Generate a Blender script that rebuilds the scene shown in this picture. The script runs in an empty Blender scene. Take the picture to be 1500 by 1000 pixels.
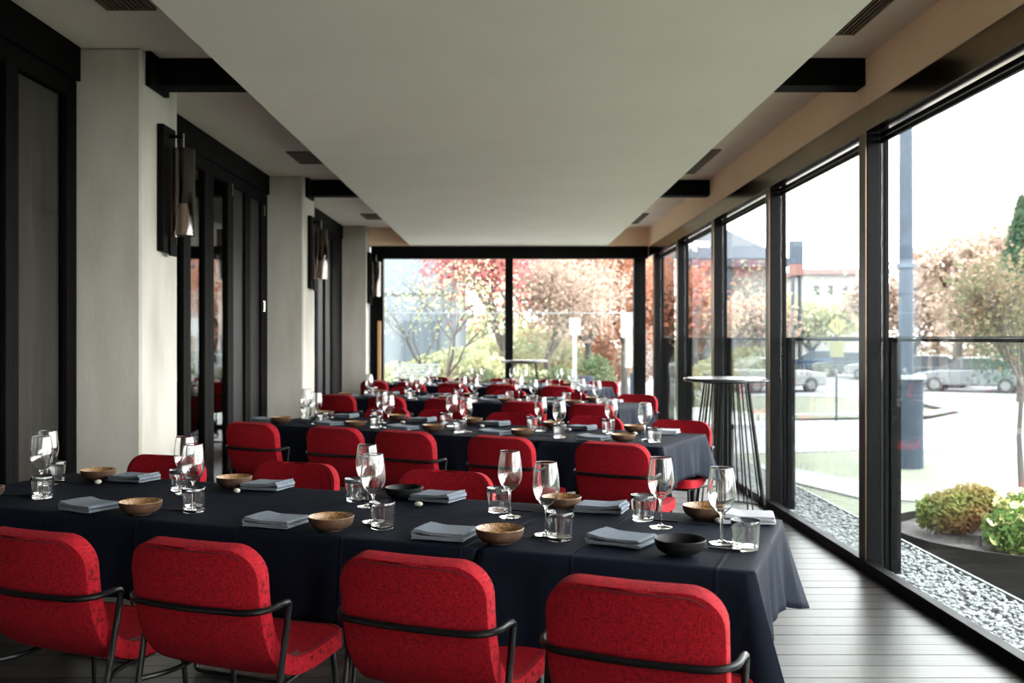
import bpy, bmesh, math, random
from mathutils import Vector, Matrix, noise
R = math.radians
rnd = random.Random(7)
sc = bpy.context.scene
COL = sc.collection

# ------------------------------------------------------------------ camera
F, CX, CY, CAMZ = 1400.0, 744.0, 495.0, 1.38
cam_d = bpy.data.cameras.new('camera'); cam = bpy.data.objects.new('camera', cam_d); COL.objects.link(cam)
cam.location = (0, 0, CAMZ); cam.rotation_euler = (R(90), 0, 0)
cam_d.sensor_width = 36; cam_d.lens = 36 * F / 1500
cam_d.shift_x = (750 - CX) / 1500; cam_d.shift_y = -(500 - CY) / 1500
cam_d.clip_start = .05; cam_d.clip_end = 600
cam_d.dof.use_dof = True; cam_d.dof.focus_distance = 3.3; cam_d.dof.aperture_fstop = 3.6
sc.camera = cam
# ------------------------------------------------------------------ sky, exposure
w = bpy.data.worlds.new('world'); sc.world = w; w.use_nodes = True
nt = w.node_tree; bg = nt.nodes['Background']
tc = nt.nodes.new('ShaderNodeTexCoord'); sx = nt.nodes.new('ShaderNodeSeparateXYZ')
rp = nt.nodes.new('ShaderNodeValToRGB')
nt.links.new(tc.outputs['Generated'], sx.inputs[0]); nt.links.new(sx.outputs['Z'], rp.inputs[0])
rp.color_ramp.elements[0].color = (1.0, .985, .96, 1); rp.color_ramp.elements[1].color = (.86, .93, 1.0, 1)
nt.links.new(rp.outputs[0], bg.inputs[0]); bg.inputs[1].default_value = 2.6
sc.view_settings.view_transform = 'Standard'; sc.view_settings.look = 'None'
sc.view_settings.exposure = 2.93; sc.view_settings.gamma = 1; sc.view_settings.use_curve_mapping = False
cy = sc.cycles
cy.max_bounces = 12; cy.diffuse_bounces = 6; cy.glossy_bounces = 5; cy.transmission_bounces = 10; cy.transparent_max_bounces = 24
cy.caustics_reflective = True; cy.caustics_refractive = False; cy.use_denoising = True
cy.sample_clamp_indirect = 8; cy.blur_glossy = .6
# skylight portals in the openings of the two glazed walls (sampling aids, they add no light)
def portal(loc, rot, sx_, sy_):
    l = bpy.data.lights.new('sky_portal', 'AREA'); l.shape = 'RECTANGLE'; l.size = sx_; l.size_y = sy_
    l.cycles.is_portal = True
    o = bpy.data.objects.new('sky_portal', l); COL.objects.link(o); o.location = loc; o.rotation_euler = rot
portal((2.75, 5.95, 1.3), (R(90), 0, R(90)), 17.2, 2.7)
portal((0, 14.9, 1.3), (R(90), 0, R(180)), 4.2, 2.7)
sun = bpy.data.lights.new('sun', 'SUN'); sun.energy = 0.9; sun.angle = R(25); sun.color = (1, .96, .9)
so = bpy.data.objects.new('sun', sun); COL.objects.link(so); so.rotation_euler = (R(40), 0, R(125)); so.location = (20, -5, 20)

# ------------------------------------------------------------------ pixel <-> world measuring
def P(px, py, z):
    d = (CAMZ - z) * F / (py - CY)
    return Vector(((px - CX) / F * d, d, z))
def PD(px, py, d):
    return Vector(((px - CX) / F * d, d, CAMZ - (py - CY) / F * d))

# ------------------------------------------------------------------ materials
def mat(name, col, rough=.6, metal=0, spec=.5, col2=None, scale=20, detail=4, bump=0, bscale=None, stretch=(1, 1, 1), coat=0, sheen=0, lo=.35, hi=.65, coords='Object'):
    m = bpy.data.materials.new(name); m.use_nodes = True
    t = m.node_tree; b = t.nodes['Principled BSDF']
    b.inputs['Roughness'].default_value = rough; b.inputs['Metallic'].default_value = metal
    b.inputs['Specular IOR Level'].default_value = spec
    b.inputs['Coat Weight'].default_value = coat; b.inputs['Coat Roughness'].default_value = .15
    if sheen:
        b.inputs['Sheen Weight'].default_value = sheen; b.inputs['Sheen Roughness'].default_value = .5
        b.inputs['Sheen Tint'].default_value = (*col, 1)
    c = t.nodes.new('ShaderNodeTexCoord'); mp = t.nodes.new('ShaderNodeMapping'); mp.inputs['Scale'].default_value = stretch
    t.links.new(c.outputs[coords], mp.inputs[0])
    n = t.nodes.new('ShaderNodeTexNoise'); n.inputs['Scale'].default_value = scale; n.inputs['Detail'].default_value = detail
    t.links.new(mp.outputs[0], n.inputs[0])
    r = t.nodes.new('ShaderNodeValToRGB'); r.color_ramp.elements[0].position = lo; r.color_ramp.elements[1].position = hi
    c2 = col2 or tuple(x * .82 for x in col)
    r.color_ramp.elements[0].color = (*c2, 1); r.color_ramp.elements[1].color = (*col, 1)
    t.links.new(n.outputs[0], r.inputs[0]); t.links.new(r.outputs[0], b.inputs['Base Color'])
    if bump:
        n2 = t.nodes.new('ShaderNodeTexNoise'); n2.inputs['Scale'].default_value = bscale or scale * 3; n2.inputs['Detail'].default_value = 3
        t.links.new(mp.outputs[0], n2.inputs[0])
        bp = t.nodes.new('ShaderNodeBump'); bp.inputs['Strength'].default_value = bump; bp.inputs['Distance'].default_value = .01
        t.links.new(n2.outputs[0], bp.inputs['Height']); t.links.new(bp.outputs[0], b.inputs['Normal'])
    return m

def woven(name, col, dark, scale=700, bump=.25, sheen=.3, mixamt=.55, rough=.9):
    """heathered weave: two crossed sets of stretched noise threads"""
    m = bpy.data.materials.new(name); m.use_nodes = True; t = m.node_tree; b = t.nodes['Principled BSDF']
    b.inputs['Roughness'].default_value = rough; b.inputs['Specular IOR Level'].default_value = .15
    b.inputs['Sheen Weight'].default_value = sheen; b.inputs['Sheen Tint'].default_value = (*col, 1)
    c = t.nodes.new('ShaderNodeTexCoord'); outs = []
    for st in ((1, .08, .08), (.08, .6, 1)):
        mp = t.nodes.new('ShaderNodeMapping'); mp.inputs['Scale'].default_value = st
        n = t.nodes.new('ShaderNodeTexNoise'); n.inputs['Scale'].default_value = scale; n.inputs['Detail'].default_value = 2
        t.links.new(c.outputs['Object'], mp.inputs[0]); t.links.new(mp.outputs[0], n.inputs[0]); outs.append(n)
    mx = t.nodes.new('ShaderNodeMath'); mx.operation = 'MINIMUM'
    t.links.new(outs[0].outputs[0], mx.inputs[0]); t.links.new(outs[1].outputs[0], mx.inputs[1])
    r = t.nodes.new('ShaderNodeValToRGB'); r.color_ramp.elements[0].position = .3; r.color_ramp.elements[1].position = .3 + .3 * mixamt
    r.color_ramp.elements[0].color = (*dark, 1); r.color_ramp.elements[1].color = (*col, 1)
    t.links.new(mx.outputs[0], r.inputs[0]); t.links.new(r.outputs[0], b.inputs['Base Color'])
    bp = t.nodes.new('ShaderNodeBump'); bp.inputs['Strength'].default_value = bump; bp.inputs['Distance'].default_value = .002
    t.links.new(mx.outputs[0], bp.inputs['Height']); t.links.new(bp.outputs[0], b.inputs['Normal'])
    return m

def pane_mat(name, tint=(1, 1, 1), f0=.05, k=1.0):
    """thin window pane: transparent body, mirror reflection rising towards grazing angles"""
    m = bpy.data.materials.new(name); m.use_nodes = True; t = m.node_tree; t.nodes.clear()
    o = t.nodes.new('ShaderNodeOutputMaterial'); mix = t.nodes.new('ShaderNodeMixShader')
    tr = t.nodes.new('ShaderNodeBsdfTransparent'); tr.inputs[0].default_value = (*tint, 1)
    gl = t.nodes.new('ShaderNodeBsdfGlossy'); gl.inputs['Roughness'].default_value = 0
    g = t.nodes.new('ShaderNodeNewGeometry'); d = t.nodes.new('ShaderNodeVectorMath'); d.operation = 'DOT_PRODUCT'
    t.links.new(g.outputs['Normal'], d.inputs[0]); t.links.new(g.outputs['Incoming'], d.inputs[1])
    a = t.nodes.new('ShaderNodeMath'); a.operation = 'ABSOLUTE'; t.links.new(d.outputs['Value'], a.inputs[0])
    s = t.nodes.new('ShaderNodeMath'); s.operation = 'SUBTRACT'; s.inputs[0].default_value = 1; t.links.new(a.outputs[0], s.inputs[1])
    p = t.nodes.new('ShaderNodeMath'); p.operation = 'POWER'; p.inputs[1].default_value = 5; t.links.new(s.outputs[0], p.inputs[0])
    q = t.nodes.new('ShaderNodeMath'); q.operation = 'MULTIPLY_ADD'; q.inputs[1].default_value = (1 - f0) * k; q.inputs[2].default_value = f0
    t.links.new(p.outputs[0], q.inputs[0]); t.links.new(q.outputs[0], mix.inputs[0])
    t.links.new(tr.outputs[0], mix.inputs[1]); t.links.new(gl.outputs[0], mix.inputs[2]); t.links.new(mix.outputs[0], o.inputs[0])
    return m

def glass_mat(name, col=(1, 1, 1), ior=1.48):
    m = bpy.data.materials.new(name); m.use_nodes = True; t = m.node_tree; t.nodes.clear()
    o = t.nodes.new('ShaderNodeOutputMaterial'); g = t.nodes.new('ShaderNodeBsdfGlass')
    g.inputs['Roughness'].default_value = 0; g.inputs['IOR'].default_value = ior; g.inputs['Color'].default_value = (*col, 1)
    t.links.new(g.outputs[0], o.inputs[0]); return m

M = {}
M['red'] = woven('red_weave', (.31, .004, .0105), (.05, .0008, .003), 780, .6, .04, .9)
M['redseam'] = mat('dark_red_thread', (.03, .001, .002), .9)
M['steel'] = mat('black_powder_coat', (.003, .003, .0035), .38, spec=.2, scale=60, bump=.02, bscale=900)
M['cloth'] = None
M['napkin'] = woven('grey_linen', (.155, .175, .205), (.085, .10, .12), 900, .6, .1, .8)
M['napkin_pale'] = woven('pale_grey_linen', (.32, .32, .345), (.20, .20, .22), 900, .6, .1, .8)
M['clay'] = mat('brown_stoneware', (.068, .033, .018), .65, spec=.3, col2=(.038, .019, .011), scale=26, bump=.15, bscale=300)
M['clayin'] = mat('speckled_ochre_glaze', (.36, .20, .085), .35, col2=(.10, .048, .02), scale=170, detail=6, lo=.38, hi=.6, bump=.1, bscale=400)
M['blackclay'] = mat('black_stoneware', (.004, .004, .0042), .5, spec=.2, bump=.12, bscale=400)
M['glass'] = glass_mat('clear_glass')
M['smoke'] = pane_mat('smoked_glass', (.62, .57, .53), .06)
M['thinglass'] = pane_mat('thin_glass_wall', (.93, .95, .95), .07, 1.0)
M['pane'] = pane_mat('window_glass', (.97, .985, .98), .04)
M['doorpane'] = pane_mat('door_glass', (.75, .75, .75), .10, 1.2)
M['stonew'] = mat('white_pebble', (.5, .47, .42), .6, scale=40)
M['cutlery'] = mat('black_cutlery', (.004, .004, .004), .5, spec=.12)
M['concrete'] = mat('board_cast_concrete', (.47, .445, .40), .85, col2=(.29, .27, .235), scale=2.2, detail=9, bump=.12, bscale=40, stretch=(1.5, 1.5, .45), lo=.25, hi=.75)
M['plaster'] = mat('ceiling_paint', (.82, .775, .70), .9, col2=(.79, .745, .67), scale=2)
M['plaster2'] = mat('upper_ceiling_paint', (.72, .65, .57), .9, col2=(.68, .61, .53), scale=2)
M['fascia'] = mat('fascia_paint', (.86, .64, .46), .9, col2=(.83, .61, .44), scale=1.5)
M['blackpaint'] = mat('black_paint', (.0025, .0024, .0022), .7, spec=.08)
M['frame'] = mat('black_anodised_frame', (.0022, .0021, .0026), .5, spec=.07, scale=8)
M['bronze'] = mat('dark_bronze_panel', (.17, .105, .065), .16, metal=1, scale=3)
M['bronze2'] = mat('brown_frame_edge', (.085, .062, .045), .3, metal=1, scale=3)
M['door_dark'] = mat('dark_door_paint', (.0022, .0019, .0019), .65, spec=.05, scale=6)
M['door_panel'] = mat('dark_grey_door_panel', (.020, .018, .018), .45, col2=(.012, .011, .011), scale=2, stretch=(1, 3, .15), spec=.15)
M['curtain'] = mat('dark_brown_curtain', (.07, .062, .052), .85, col2=(.035, .03, .026), scale=4, stretch=(1, 4, .2))
M['void'] = mat('dark_room_wall', (.02, .018, .016), .8)
M['wood'] = [mat('stained_board_%s' % k, c, .34, col2=c2, scale=7, detail=8, bump=.12, bscale=26, stretch=(.12, 2.4, 1), coat=0, spec=.2)
             for k, c, c2 in (('umber', (.022, .018, .016), (.010, .008, .0075)), ('ebony', (.016, .0135, .0125), (.0075, .006, .006)), ('grey', (.028, .023, .020), (.013, .011, .010)))]
M['gap'] = mat('black_gap', (.002, .002, .002), .9)
M['timber'] = mat('pale_timber', (.50, .27, .12), .5, scale=10, stretch=(1, 1, .1))
M['grille'] = mat('bronze_grille', (.16, .10, .06), .5)
M['chrome'] = mat('chrome', (.75, .74, .70), .12, metal=1)
M['white'] = mat('white_enamel', (.8, .8, .78), .4)
M['gravel'] = mat('pale_gravel', (0.195, 0.2025, 0.2025), .85, col2=(0.0975, 0.102, 0.105), scale=28, detail=2, lo=.3, hi=.7)
M['galv'] = mat('galvanised_edging', (.14, .15, .15), .5, metal=.7)
M['corten'] = mat('dark_planter_steel', (.008, .0078, .007), .7, spec=.1, bump=.1)
M['soil'] = mat('soil', (.055, .047, .045), .95, col2=(.025, .02, .02), scale=30, bump=1, bscale=60)
M['grass'] = mat('lawn', (.085, .092, .058), .95, col2=(.060, .066, .042), scale=1.2, detail=10, bump=.6, bscale=90)
M['asphalt'] = mat('road_surface', (0.1323, 0.1323, 0.1357), .9, col2=(0.115, 0.115, 0.1196), scale=3)
M['path'] = mat('path_concrete', (.13, .127, .12), .9, scale=2)
M['pole'] = mat('galvanised_pole', (.032, .042, .058), .7, spec=.1, col2=(.026, .034, .047), scale=4)
M['bark'] = mat('bark', (.05, .04, .035), .9, col2=(.03, .024, .02), scale=12, stretch=(1, 1, .2))
def leafm(n, a, b):
    m = mat(n, a, .8, col2=b, scale=1.4, detail=3, lo=.4, hi=.6, spec=.1); t = m.node_tree
    p = t.nodes['Principled BSDF']; tl = t.nodes.new('ShaderNodeBsdfTranslucent'); mx = t.nodes.new('ShaderNodeMixShader'); mx.inputs[0].default_value = .42
    t.links.new(p.inputs['Base Color'].links[0].from_socket, tl.inputs[0])
    t.links.new(p.outputs[0], mx.inputs[1]); t.links.new(tl.outputs[0], mx.inputs[2]); t.links.new(mx.outputs[0], t.nodes['Material Output'].inputs[0])
    return m
M['maple'] = leafm('crimson_leaves', (.27, .06, .075), (.30, .12, .10))
M['orange'] = leafm('orange_leaves', (.26, .10, .06), (.24, .135, .09))
M['peach'] = leafm('peach_leaves', (0.29, 0.21, 0.164), (0.24, 0.176, 0.14))
M['lime'] = leafm('yellow_green_leaves', (.36, .35, .20), (.28, .30, .18))
M['green'] = leafm('green_leaves', (0.0675, 0.093, 0.048), (0.105, 0.12, 0.0675))
M['olive'] = leafm('olive_leaves', (0.075, 0.078, 0.042), (0.1275, 0.09, 0.06))
M['conifer'] = leafm('conifer_needles', (0.027, 0.0525, 0.033), (0.0525, 0.0825, 0.045))
M['bloom'] = mat('pale_yellow_petals', (.5, .46, .2), .7)
M['bluewall'] = mat('blue_grey_cladding', (.112, .128, .143), .9, spec=.1, col2=(.105, .12, .135), scale=1)
M['greywall'] = mat('grey_cladding', (.050, .062, .078), .9, spec=.1, scale=1)
M['roof'] = mat('slate_roof', (.050, .056, .066), .9, spec=.1, scale=4)
M['render'] = mat('pale_render', (.10, .098, .096), .9, spec=.1, scale=1)
M['cream'] = mat('cream_render', (0.162, 0.1485, 0.135), .9, scale=1)
M['darkglass'] = mat('dark_window', (.015, .018, .022), .3, spec=.2)
M['rooftile'] = mat('red_roof_band', (.12, .055, .045), .8)
M['tyre'] = mat('tyre_rubber', (.02, .02, .02), .8)
M['yellow'] = mat('yellow_sign_paint', (.10, .092, .022), .6)
M['signwhite'] = mat('white_sign_paint', (.2, .205, .21), .5)
M['signblack'] = mat('black_sign_paint', (.02, .02, .02), .5)
M['cone'] = mat('orange_plastic', (.2, .05, .02), .5)
M['barblack'] = mat('dark_table_top', (.02, .022, .026), .25, spec=.5)

# tablecloth: twill with ironed fold creases every half metre or so
def cloth_mat():
    m = bpy.data.materials.new('navy_black_twill'); m.use_nodes = True; t = m.node_tree; b = t.nodes['Principled BSDF']
    b.inputs['Roughness'].default_value = .7; b.inputs['Specular IOR Level'].default_value = .05
    b.inputs['Sheen Weight'].default_value = .0; b.inputs['Sheen Tint'].default_value = (.5, .62, .85, 1)
    c = t.nodes.new('ShaderNodeTexCoord')
    n = t.nodes.new('ShaderNodeTexNoise'); n.inputs['Scale'].default_value = 900
    r = t.nodes.new('ShaderNodeValToRGB'); r.color_ramp.elements[0].color = (.0026, .0037, .0068, 1); r.color_ramp.elements[1].color = (.0062, .0092, .0180, 1)
    t.links.new(c.outputs['Object'], n.inputs[0]); t.links.new(n.outputs[0], r.inputs[0]); t.links.new(r.outputs[0], b.inputs['Base Color'])
    sp = t.nodes.new('ShaderNodeSeparateXYZ'); t.links.new(c.outputs['Object'], sp.inputs[0])
    hs = []
    for ax, per, ph in (('X', .41, .12), ('Y', .43, .02)):
        a = t.nodes.new('ShaderNodeMath'); a.operation = 'ADD'; a.inputs[1].default_value = ph + 20 * per; t.links.new(sp.outputs[ax], a.inputs[0])
        mo = t.nodes.new('ShaderNodeMath'); mo.operation = 'PINGPONG'; mo.inputs[1].default_value = per / 2; t.links.new(a.outputs[0], mo.inputs[0])
        rr = t.nodes.new('ShaderNodeMapRange'); rr.inputs[1].default_value = 0; rr.inputs[2].default_value = .008; rr.inputs[3].default_value = 1; rr.inputs[4].default_value = 0
        t.links.new(mo.outputs[0], rr.inputs[0]); hs.append(rr)
    ad = t.nodes.new('ShaderNodeMath'); t.links.new(hs[0].outputs[0], ad.inputs[0]); t.links.new(hs[1].outputs[0], ad.inputs[1])
    n2 = t.nodes.new('ShaderNodeTexNoise'); n2.inputs['Scale'].default_value = 5; t.links.new(c.outputs['Object'], n2.inputs[0])
    ad2 = t.nodes.new('ShaderNodeMath'); ad2.operation = 'MULTIPLY_ADD'; ad2.inputs[1].default_value = 1.6
    t.links.new(n2.outputs[0], ad2.inputs[0]); t.links.new(ad.outputs[0], ad2.inputs[2])
    bp = t.nodes.new('ShaderNodeBump'); bp.inputs['Strength'].default_value = .5; bp.inputs['Distance'].default_value = .004
    t.links.new(ad2.outputs[0], bp.inputs['Height']); t.links.new(bp.outputs[0], b.inputs['Normal'])
    return m
M['cloth'] = cloth_mat()

# ------------------------------------------------------------------ object helpers
def mesh(name, vs, fs, m, parent=None, smooth=False, loc=None):
    me = bpy.data.meshes.new(name); me.from_pydata([tuple(v) for v in vs], [], fs); me.update()
    if isinstance(m, (list, tuple)):
        for x in m: me.materials.append(x)
    elif m: me.materials.append(m)
    if smooth: me.polygons.foreach_set('use_smooth', [True] * len(me.polygons))
    o = bpy.data.objects.new(name, me); COL.objects.link(o)
    if parent: o.parent = parent
    if loc: o.location = loc
    return o
class MB:
    def __init__(s): s.v = []; s.f = []
    def add(s, vs, fs):
        k = len(s.v); s.v += [Vector(v) for v in vs]; s.f += [[i + k for i in f] for f in fs]; return s
    def box(s, x0, x1, y0, y1, z0, z1):
        return s.add([(x0, y0, z0), (x1, y0, z0), (x1, y1, z0), (x0, y1, z0), (x0, y0, z1), (x1, y0, z1), (x1, y1, z1), (x0, y1, z1)],
                     [[3, 2, 1, 0], [4, 5, 6, 7], [0, 1, 5, 4], [1, 2, 6, 5], [2, 3, 7, 6], [3, 0, 4, 7]])
    def tube(s, pts, r, n=8, caps=True, r2=None):
        pts = [Vector(p) for p in pts]; m = len(pts); T = []
        for i in range(m):
            a = pts[max(i - 1, 0)]; b = pts[min(i + 1, m - 1)]; T.append((b - a).normalized())
        u = T[0].orthogonal().normalized(); vs = []
        for i in range(m):
            u = (u - T[i] * u.dot(T[i])).normalized(); v = T[i].cross(u)
            rr = r if r2 is None else r + (r2 - r) * i / (m - 1)
            for k in range(n):
                a = 2 * math.pi * k / n; vs.append(pts[i] + (u * math.cos(a) + v * math.sin(a)) * rr)
        fs = [[i * n + k, i * n + (k + 1) % n, (i + 1) * n + (k + 1) % n, (i + 1) * n + k] for i in range(m - 1) for k in range(n)]
        if caps: fs += [list(range(n))[::-1], [(m - 1) * n + k for k in range(n)]]
        return s.add(vs, fs)
    def lathe(s, prof, n=32, c=(0, 0, 0), cap=None):
        vs = []; m = len(prof)
        for (r, z) in prof:
            for k in range(n):
                a = 2 * math.pi * k / n; vs.append((c[0] + r * math.cos(a), c[1] + r * math.sin(a), c[2] + z))
        fs = [[i * n + k, i * n + (k + 1) % n, (i + 1) * n + (k + 1) % n, (i + 1) * n + k] for i in range(m - 1) for k in range(n)]
        k0 = len(s.v); s.add(vs, fs)
        return s
    def prism(s, poly, z0, z1):
        n = len(poly)
        return s.add([(x, y, z0) for x, y in poly] + [(x, y, z1) for x, y in poly],
                     [list(range(n))[::-1], list(range(n, 2 * n))] + [[i, (i + 1) % n, n + (i + 1) % n, n + i] for i in range(n)])
    def build(s, name, m, parent=None, smooth=False, bevel=0, seg=2, world=False, sharp=35):
        o = mesh(name, s.v, s.f, m, parent, smooth)
        bm = bmesh.new(); bm.from_mesh(o.data); bmesh.ops.remove_doubles(bm, verts=bm.verts, dist=1e-6)
        bmesh.ops.recalc_face_normals(bm, faces=bm.faces)
        if smooth:
            for e in bm.edges:
                if len(e.link_faces) == 2 and e.calc_face_angle(0) > R(sharp): e.smooth = False
        bm.to_mesh(o.data); bm.free()
        if world and parent: o.location = -parent.location
        if bevel:
            b = o.modifiers.new('bevel', 'BEVEL'); b.width = bevel; b.segments = seg; b.limit_method = 'ANGLE'; b.angle_limit = R(40)
        return o
def tag(o, label=None, cat=None, group=None, kind=None):
    if label: o['label'] = label
    if cat: o['category'] = cat
    if group: o['group'] = group
    if kind: o['kind'] = kind
    return o
def empty(name, loc=(0, 0, 0), rz=0, **k):
    o = bpy.data.objects.new(name, None); o.empty_display_size = .1; COL.objects.link(o); o.location = loc; o.rotation_euler = (0, 0, rz)
    return tag(o, **k)
def copy_tree(o, parent=None):
    c = o.copy(); COL.objects.link(c)
    if parent: c.parent = parent
    for ch in list(kids.get(o.name, [])): copy_tree(ch, c)
    return c
kids = {}
def index_kids():
    kids.clear()
    for o in bpy.data.objects:
        if o.parent: kids.setdefault(o.parent.name, []).append(o)
def structure(name, mb, m, parent=None, **k):
    o = mb.build(name, m, parent, **k)
    if not parent: o['kind'] = 'structure'
    return o
def round_path(pts, rad, n=6):
    pts = [Vector(p) for p in pts]; out = [pts[0]]
    for i in range(1, len(pts) - 1):
        a, b, c = pts[i - 1], pts[i], pts[i + 1]
        r_ = min(rad, (a - b).length * .49, (c - b).length * .49)
        p0 = b + (a - b).normalized() * r_; p1 = b + (c - b).normalized() * r_
        for k in range(n + 1):
            t = k / n; out.append(p0 * (1 - t) ** 2 + b * 2 * t * (1 - t) + p1 * t * t)
    out.append(pts[-1]); return out
def spline(cps, n):
    """Catmull-Rom through the control points, even arc length"""
    c = [Vector(p) for p in cps]; c = [c[0] * 2 - c[1]] + c + [c[-1] * 2 - c[-2]]; fine = []
    for i in range(1, len(c) - 2):
        for k in range(40):
            t = k / 40; a, b, d, e = c[i - 1], c[i], c[i + 1], c[i + 2]
            fine.append(.5 * (2 * b + (d - a) * t + (2 * a - 5 * b + 4 * d - e) * t * t + (3 * b - a - 3 * d + e) * t ** 3))
    fine.append(c[-2]); L = [0]
    for i in range(1, len(fine)): L.append(L[-1] + (fine[i] - fine[i - 1]).length)
    return fine, L
def at_len(fine, L, s):
    import bisect
    i = min(max(bisect.bisect_left(L, s), 1), len(L) - 1); t = (s - L[i - 1]) / max(L[i] - L[i - 1], 1e-9)
    return fine[i - 1].lerp(fine[i], t), (fine[i] - fine[i - 1]).normalized()

XL, XR, YB, YE = -2.49, 2.12, -2.6, 14.5      # left glass plane, right inner face, back and end of the room
ZC, ZB = 3.04, 2.77                            # upper ceiling, underside of the dropped ceiling
# ================================================================== SETTING
# floor: sub-slab, boards one by one
fl = structure('floor', MB().box(-6, 2.10, YB, YE + .1, -.16, -.028), M['gap'])
PW = .1405; y = 2.2; names = 0; meshes = {}
row = 0
while y < YE - .02:
    w_ = min(PW, YE - y)
    cuts = [XL - .02] + sorted([-2.49 + (1.25 + 1.9 * rnd.random()), ][:1]) + [2.098]
    if row % 3 == 0: cuts = [XL - .02, -1.6 + 2.6 * rnd.random(), 2.098]
    for a, b in zip(cuts[:-1], cuts[1:]):
        o = MB().box(a + .001, b - .001, y + .0028, y + w_ - .0028, -.027, 0 - rnd.random() * .0012).build('floor_board', M['wood'][rnd.randrange(3)], fl)
    y += PW; row += 1
MB().box(XL - .02, 2.098, YB, 2.198, -.027, 0).build('floor_boards_behind', M['wood'][0], fl)['kind'] = 'stuff'

structure('ceiling', MB().box(XL - .2, 2.6, YB, YE + .3, ZC, ZC + .12), M['plaster2'])
structure('trim_1', MB().box(-1.47, 1.50, YB + .01, YE - .005, ZB, ZC - .001), M['plaster'])          # dropped ceiling panel
structure('wall_right', MB().box(XR, 2.62, YB, YE + .1, 2.755, ZC - .001), M['fascia'])                # fascia over the window wall
structure('trim_2', MB().box(XR + .004, 2.30, YB, YE + .1, 2.605, 2.753), M['bronze'])              # glossy header
structure('wall_back', MB().box(-6, 2.7, YB - .2, YB - .001, -.1, ZC), M['plaster2'])
# end fascia pieces either side of the dropped ceiling
structure('wall_end', MB().box(XL, -1.475, YE - .14, YE + .3, ZB, ZC - .002).box(1.505, XR - .002, YE - .14, YE + .3, ZB, ZC - .002), M['fascia'])
# crossing beams, left and right stub of each
tn = 3
for yb in (1.15, 5.66, 10.02):
    structure('trim_%d' % tn, MB().box(-2.088, -1.472, yb, yb + .16, 2.875, ZC - .002).box(-2.094, -2.06, yb - .14, yb + .16, 2.84, ZC - .002), M['blackpaint'], bevel=.003); tn += 1
    structure('trim_%d' % tn, MB().box(1.502, XR - .002, yb, yb + .16, 2.875, ZC - .002), M['blackpaint'], bevel=.003); tn += 1

# ---- ceiling grilles
def grille(x0, x1, y0, y1, n, label):
    g = empty('air_grille', ((x0 + x1) / 2, (y0 + y1) / 2, ZC - .02), label=label, cat='vent', group='air grilles in the upper ceiling')
    f = .012
    MB().box(x0, x1, y0, y0 + f, ZC - .014, ZC - .0005).box(x0, x1, y1 - f, y1, ZC - .014, ZC - .0005).box(x0, x0 + f, y0, y1, ZC - .014, ZC - .0005).box(x1 - f, x1, y0, y1, ZC - .014, ZC - .0005).build('grille_frame', M['grille'], g, world=True)
    MB().box(x0 + f, x1 - f, y0 + f, y1 - f, ZC - .003, ZC - .0006).build('backing', M['gap'], g, world=True)
    for k in range(n):
        xc = x0 + f + (x1 - x0 - 2 * f) * (k + .5) / n
        MB().box(xc - .004, xc + .004, y0 + f, y1 - f, ZC - .012, ZC - .003).build('slat', M['grille'], g, world=True)
grille(1.70, 1.885, 3.9, 5.2, 7, 'long brown slot grille in the ceiling above the nearest window')
grille(1.70, 1.875, 8.4, 9.6, 7, 'long brown slot grille on the right, between the two black beams')
grille(1.70, 1.875, 12.7, 13.8, 7, 'farthest slot grille on the window side, beyond the second beam')
grille(-2.02, -1.77, 4.3, 4.81, 9, 'wide grille above the first concrete column, top left')
grille(-1.97, -1.72, 8.5, 9.05, 9, 'wide grille left of the dropped ceiling, between the beams')
grille(-1.97, -1.72, 12.75, 13.3, 9, 'small far grille on the left near the end wall')

# ---- concrete columns
def column(y0, y1, label):
    o = MB().box(-2.486, -2.095, y0, y1, 0, ZC - .001).build('concrete_column', M['concrete'], bevel=.014, seg=1)
    tag(o, label, 'column', 'board-cast concrete columns along the left wall')
    for a in o.data.polygons: pass
column(5.46, 6.06, 'nearest pale concrete column, standing left behind the front table')
column(9.79, 10.36, 'middle concrete column beside the second table row')
column(14.16, YE - .002, 'farthest narrow concrete column at the end wall')
column(1.0, 1.6, 'concrete column behind the left edge of the picture')

# ---- left wall: folding doors
def hinge(x, y, z, par): MB().tube([(x, y, z - .05), (x, y, z + .05)], .012, 8).box(x - .014, x + .006, y - .012, y + .03, z - .04, z + .04).build('hinge', M['chrome'], par, world=True)
def leaf(par, y0, y1, solid=False, stile=.075, grey=False, st0=None, st1=None):
    """one folding leaf with two stiles, rails, and a pane or a panel"""
    a, b = (st0 or stile), (st1 or stile); zt = 2.84
    m = M['door_dark']
    d = empty('door_leaf', (XL, y0, 0)); d.parent = par; d.location = Vector((XL, y0, 0)) - par.location
    off = -Vector((XL, y0, 0))
    def pc(mb, nm, mm, bv=0):
        o = mb.build(nm, mm, d, bevel=bv); o.location = off; return o
    pc(MB().box(XL - .03, XL + .03, y0, y0 + a, .012, zt), 'stile', m, .004)
    pc(MB().box(XL - .03, XL + .03, y1 - b, y1, .012, zt), 'stile', m, .004)
    pc(MB().box(XL - .028, XL + .028, y0 + a, y1 - b, .012, .13), 'rail', m)
    pc(MB().box(XL - .028, XL + .028, y0 + a, y1 - b, zt - .10, zt), 'rail', m)
    if solid: pc(MB().box(XL - .012, XL + .004, y0 + a, y1 - b, .13, zt - .1), 'door_panel', M['door_panel'])
    else: pc(MB().box(XL - .004, XL + .004, y0 + a, y1 - b, .13, zt - .1), 'glass_pane', M['doorpane'])
    return d
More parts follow.
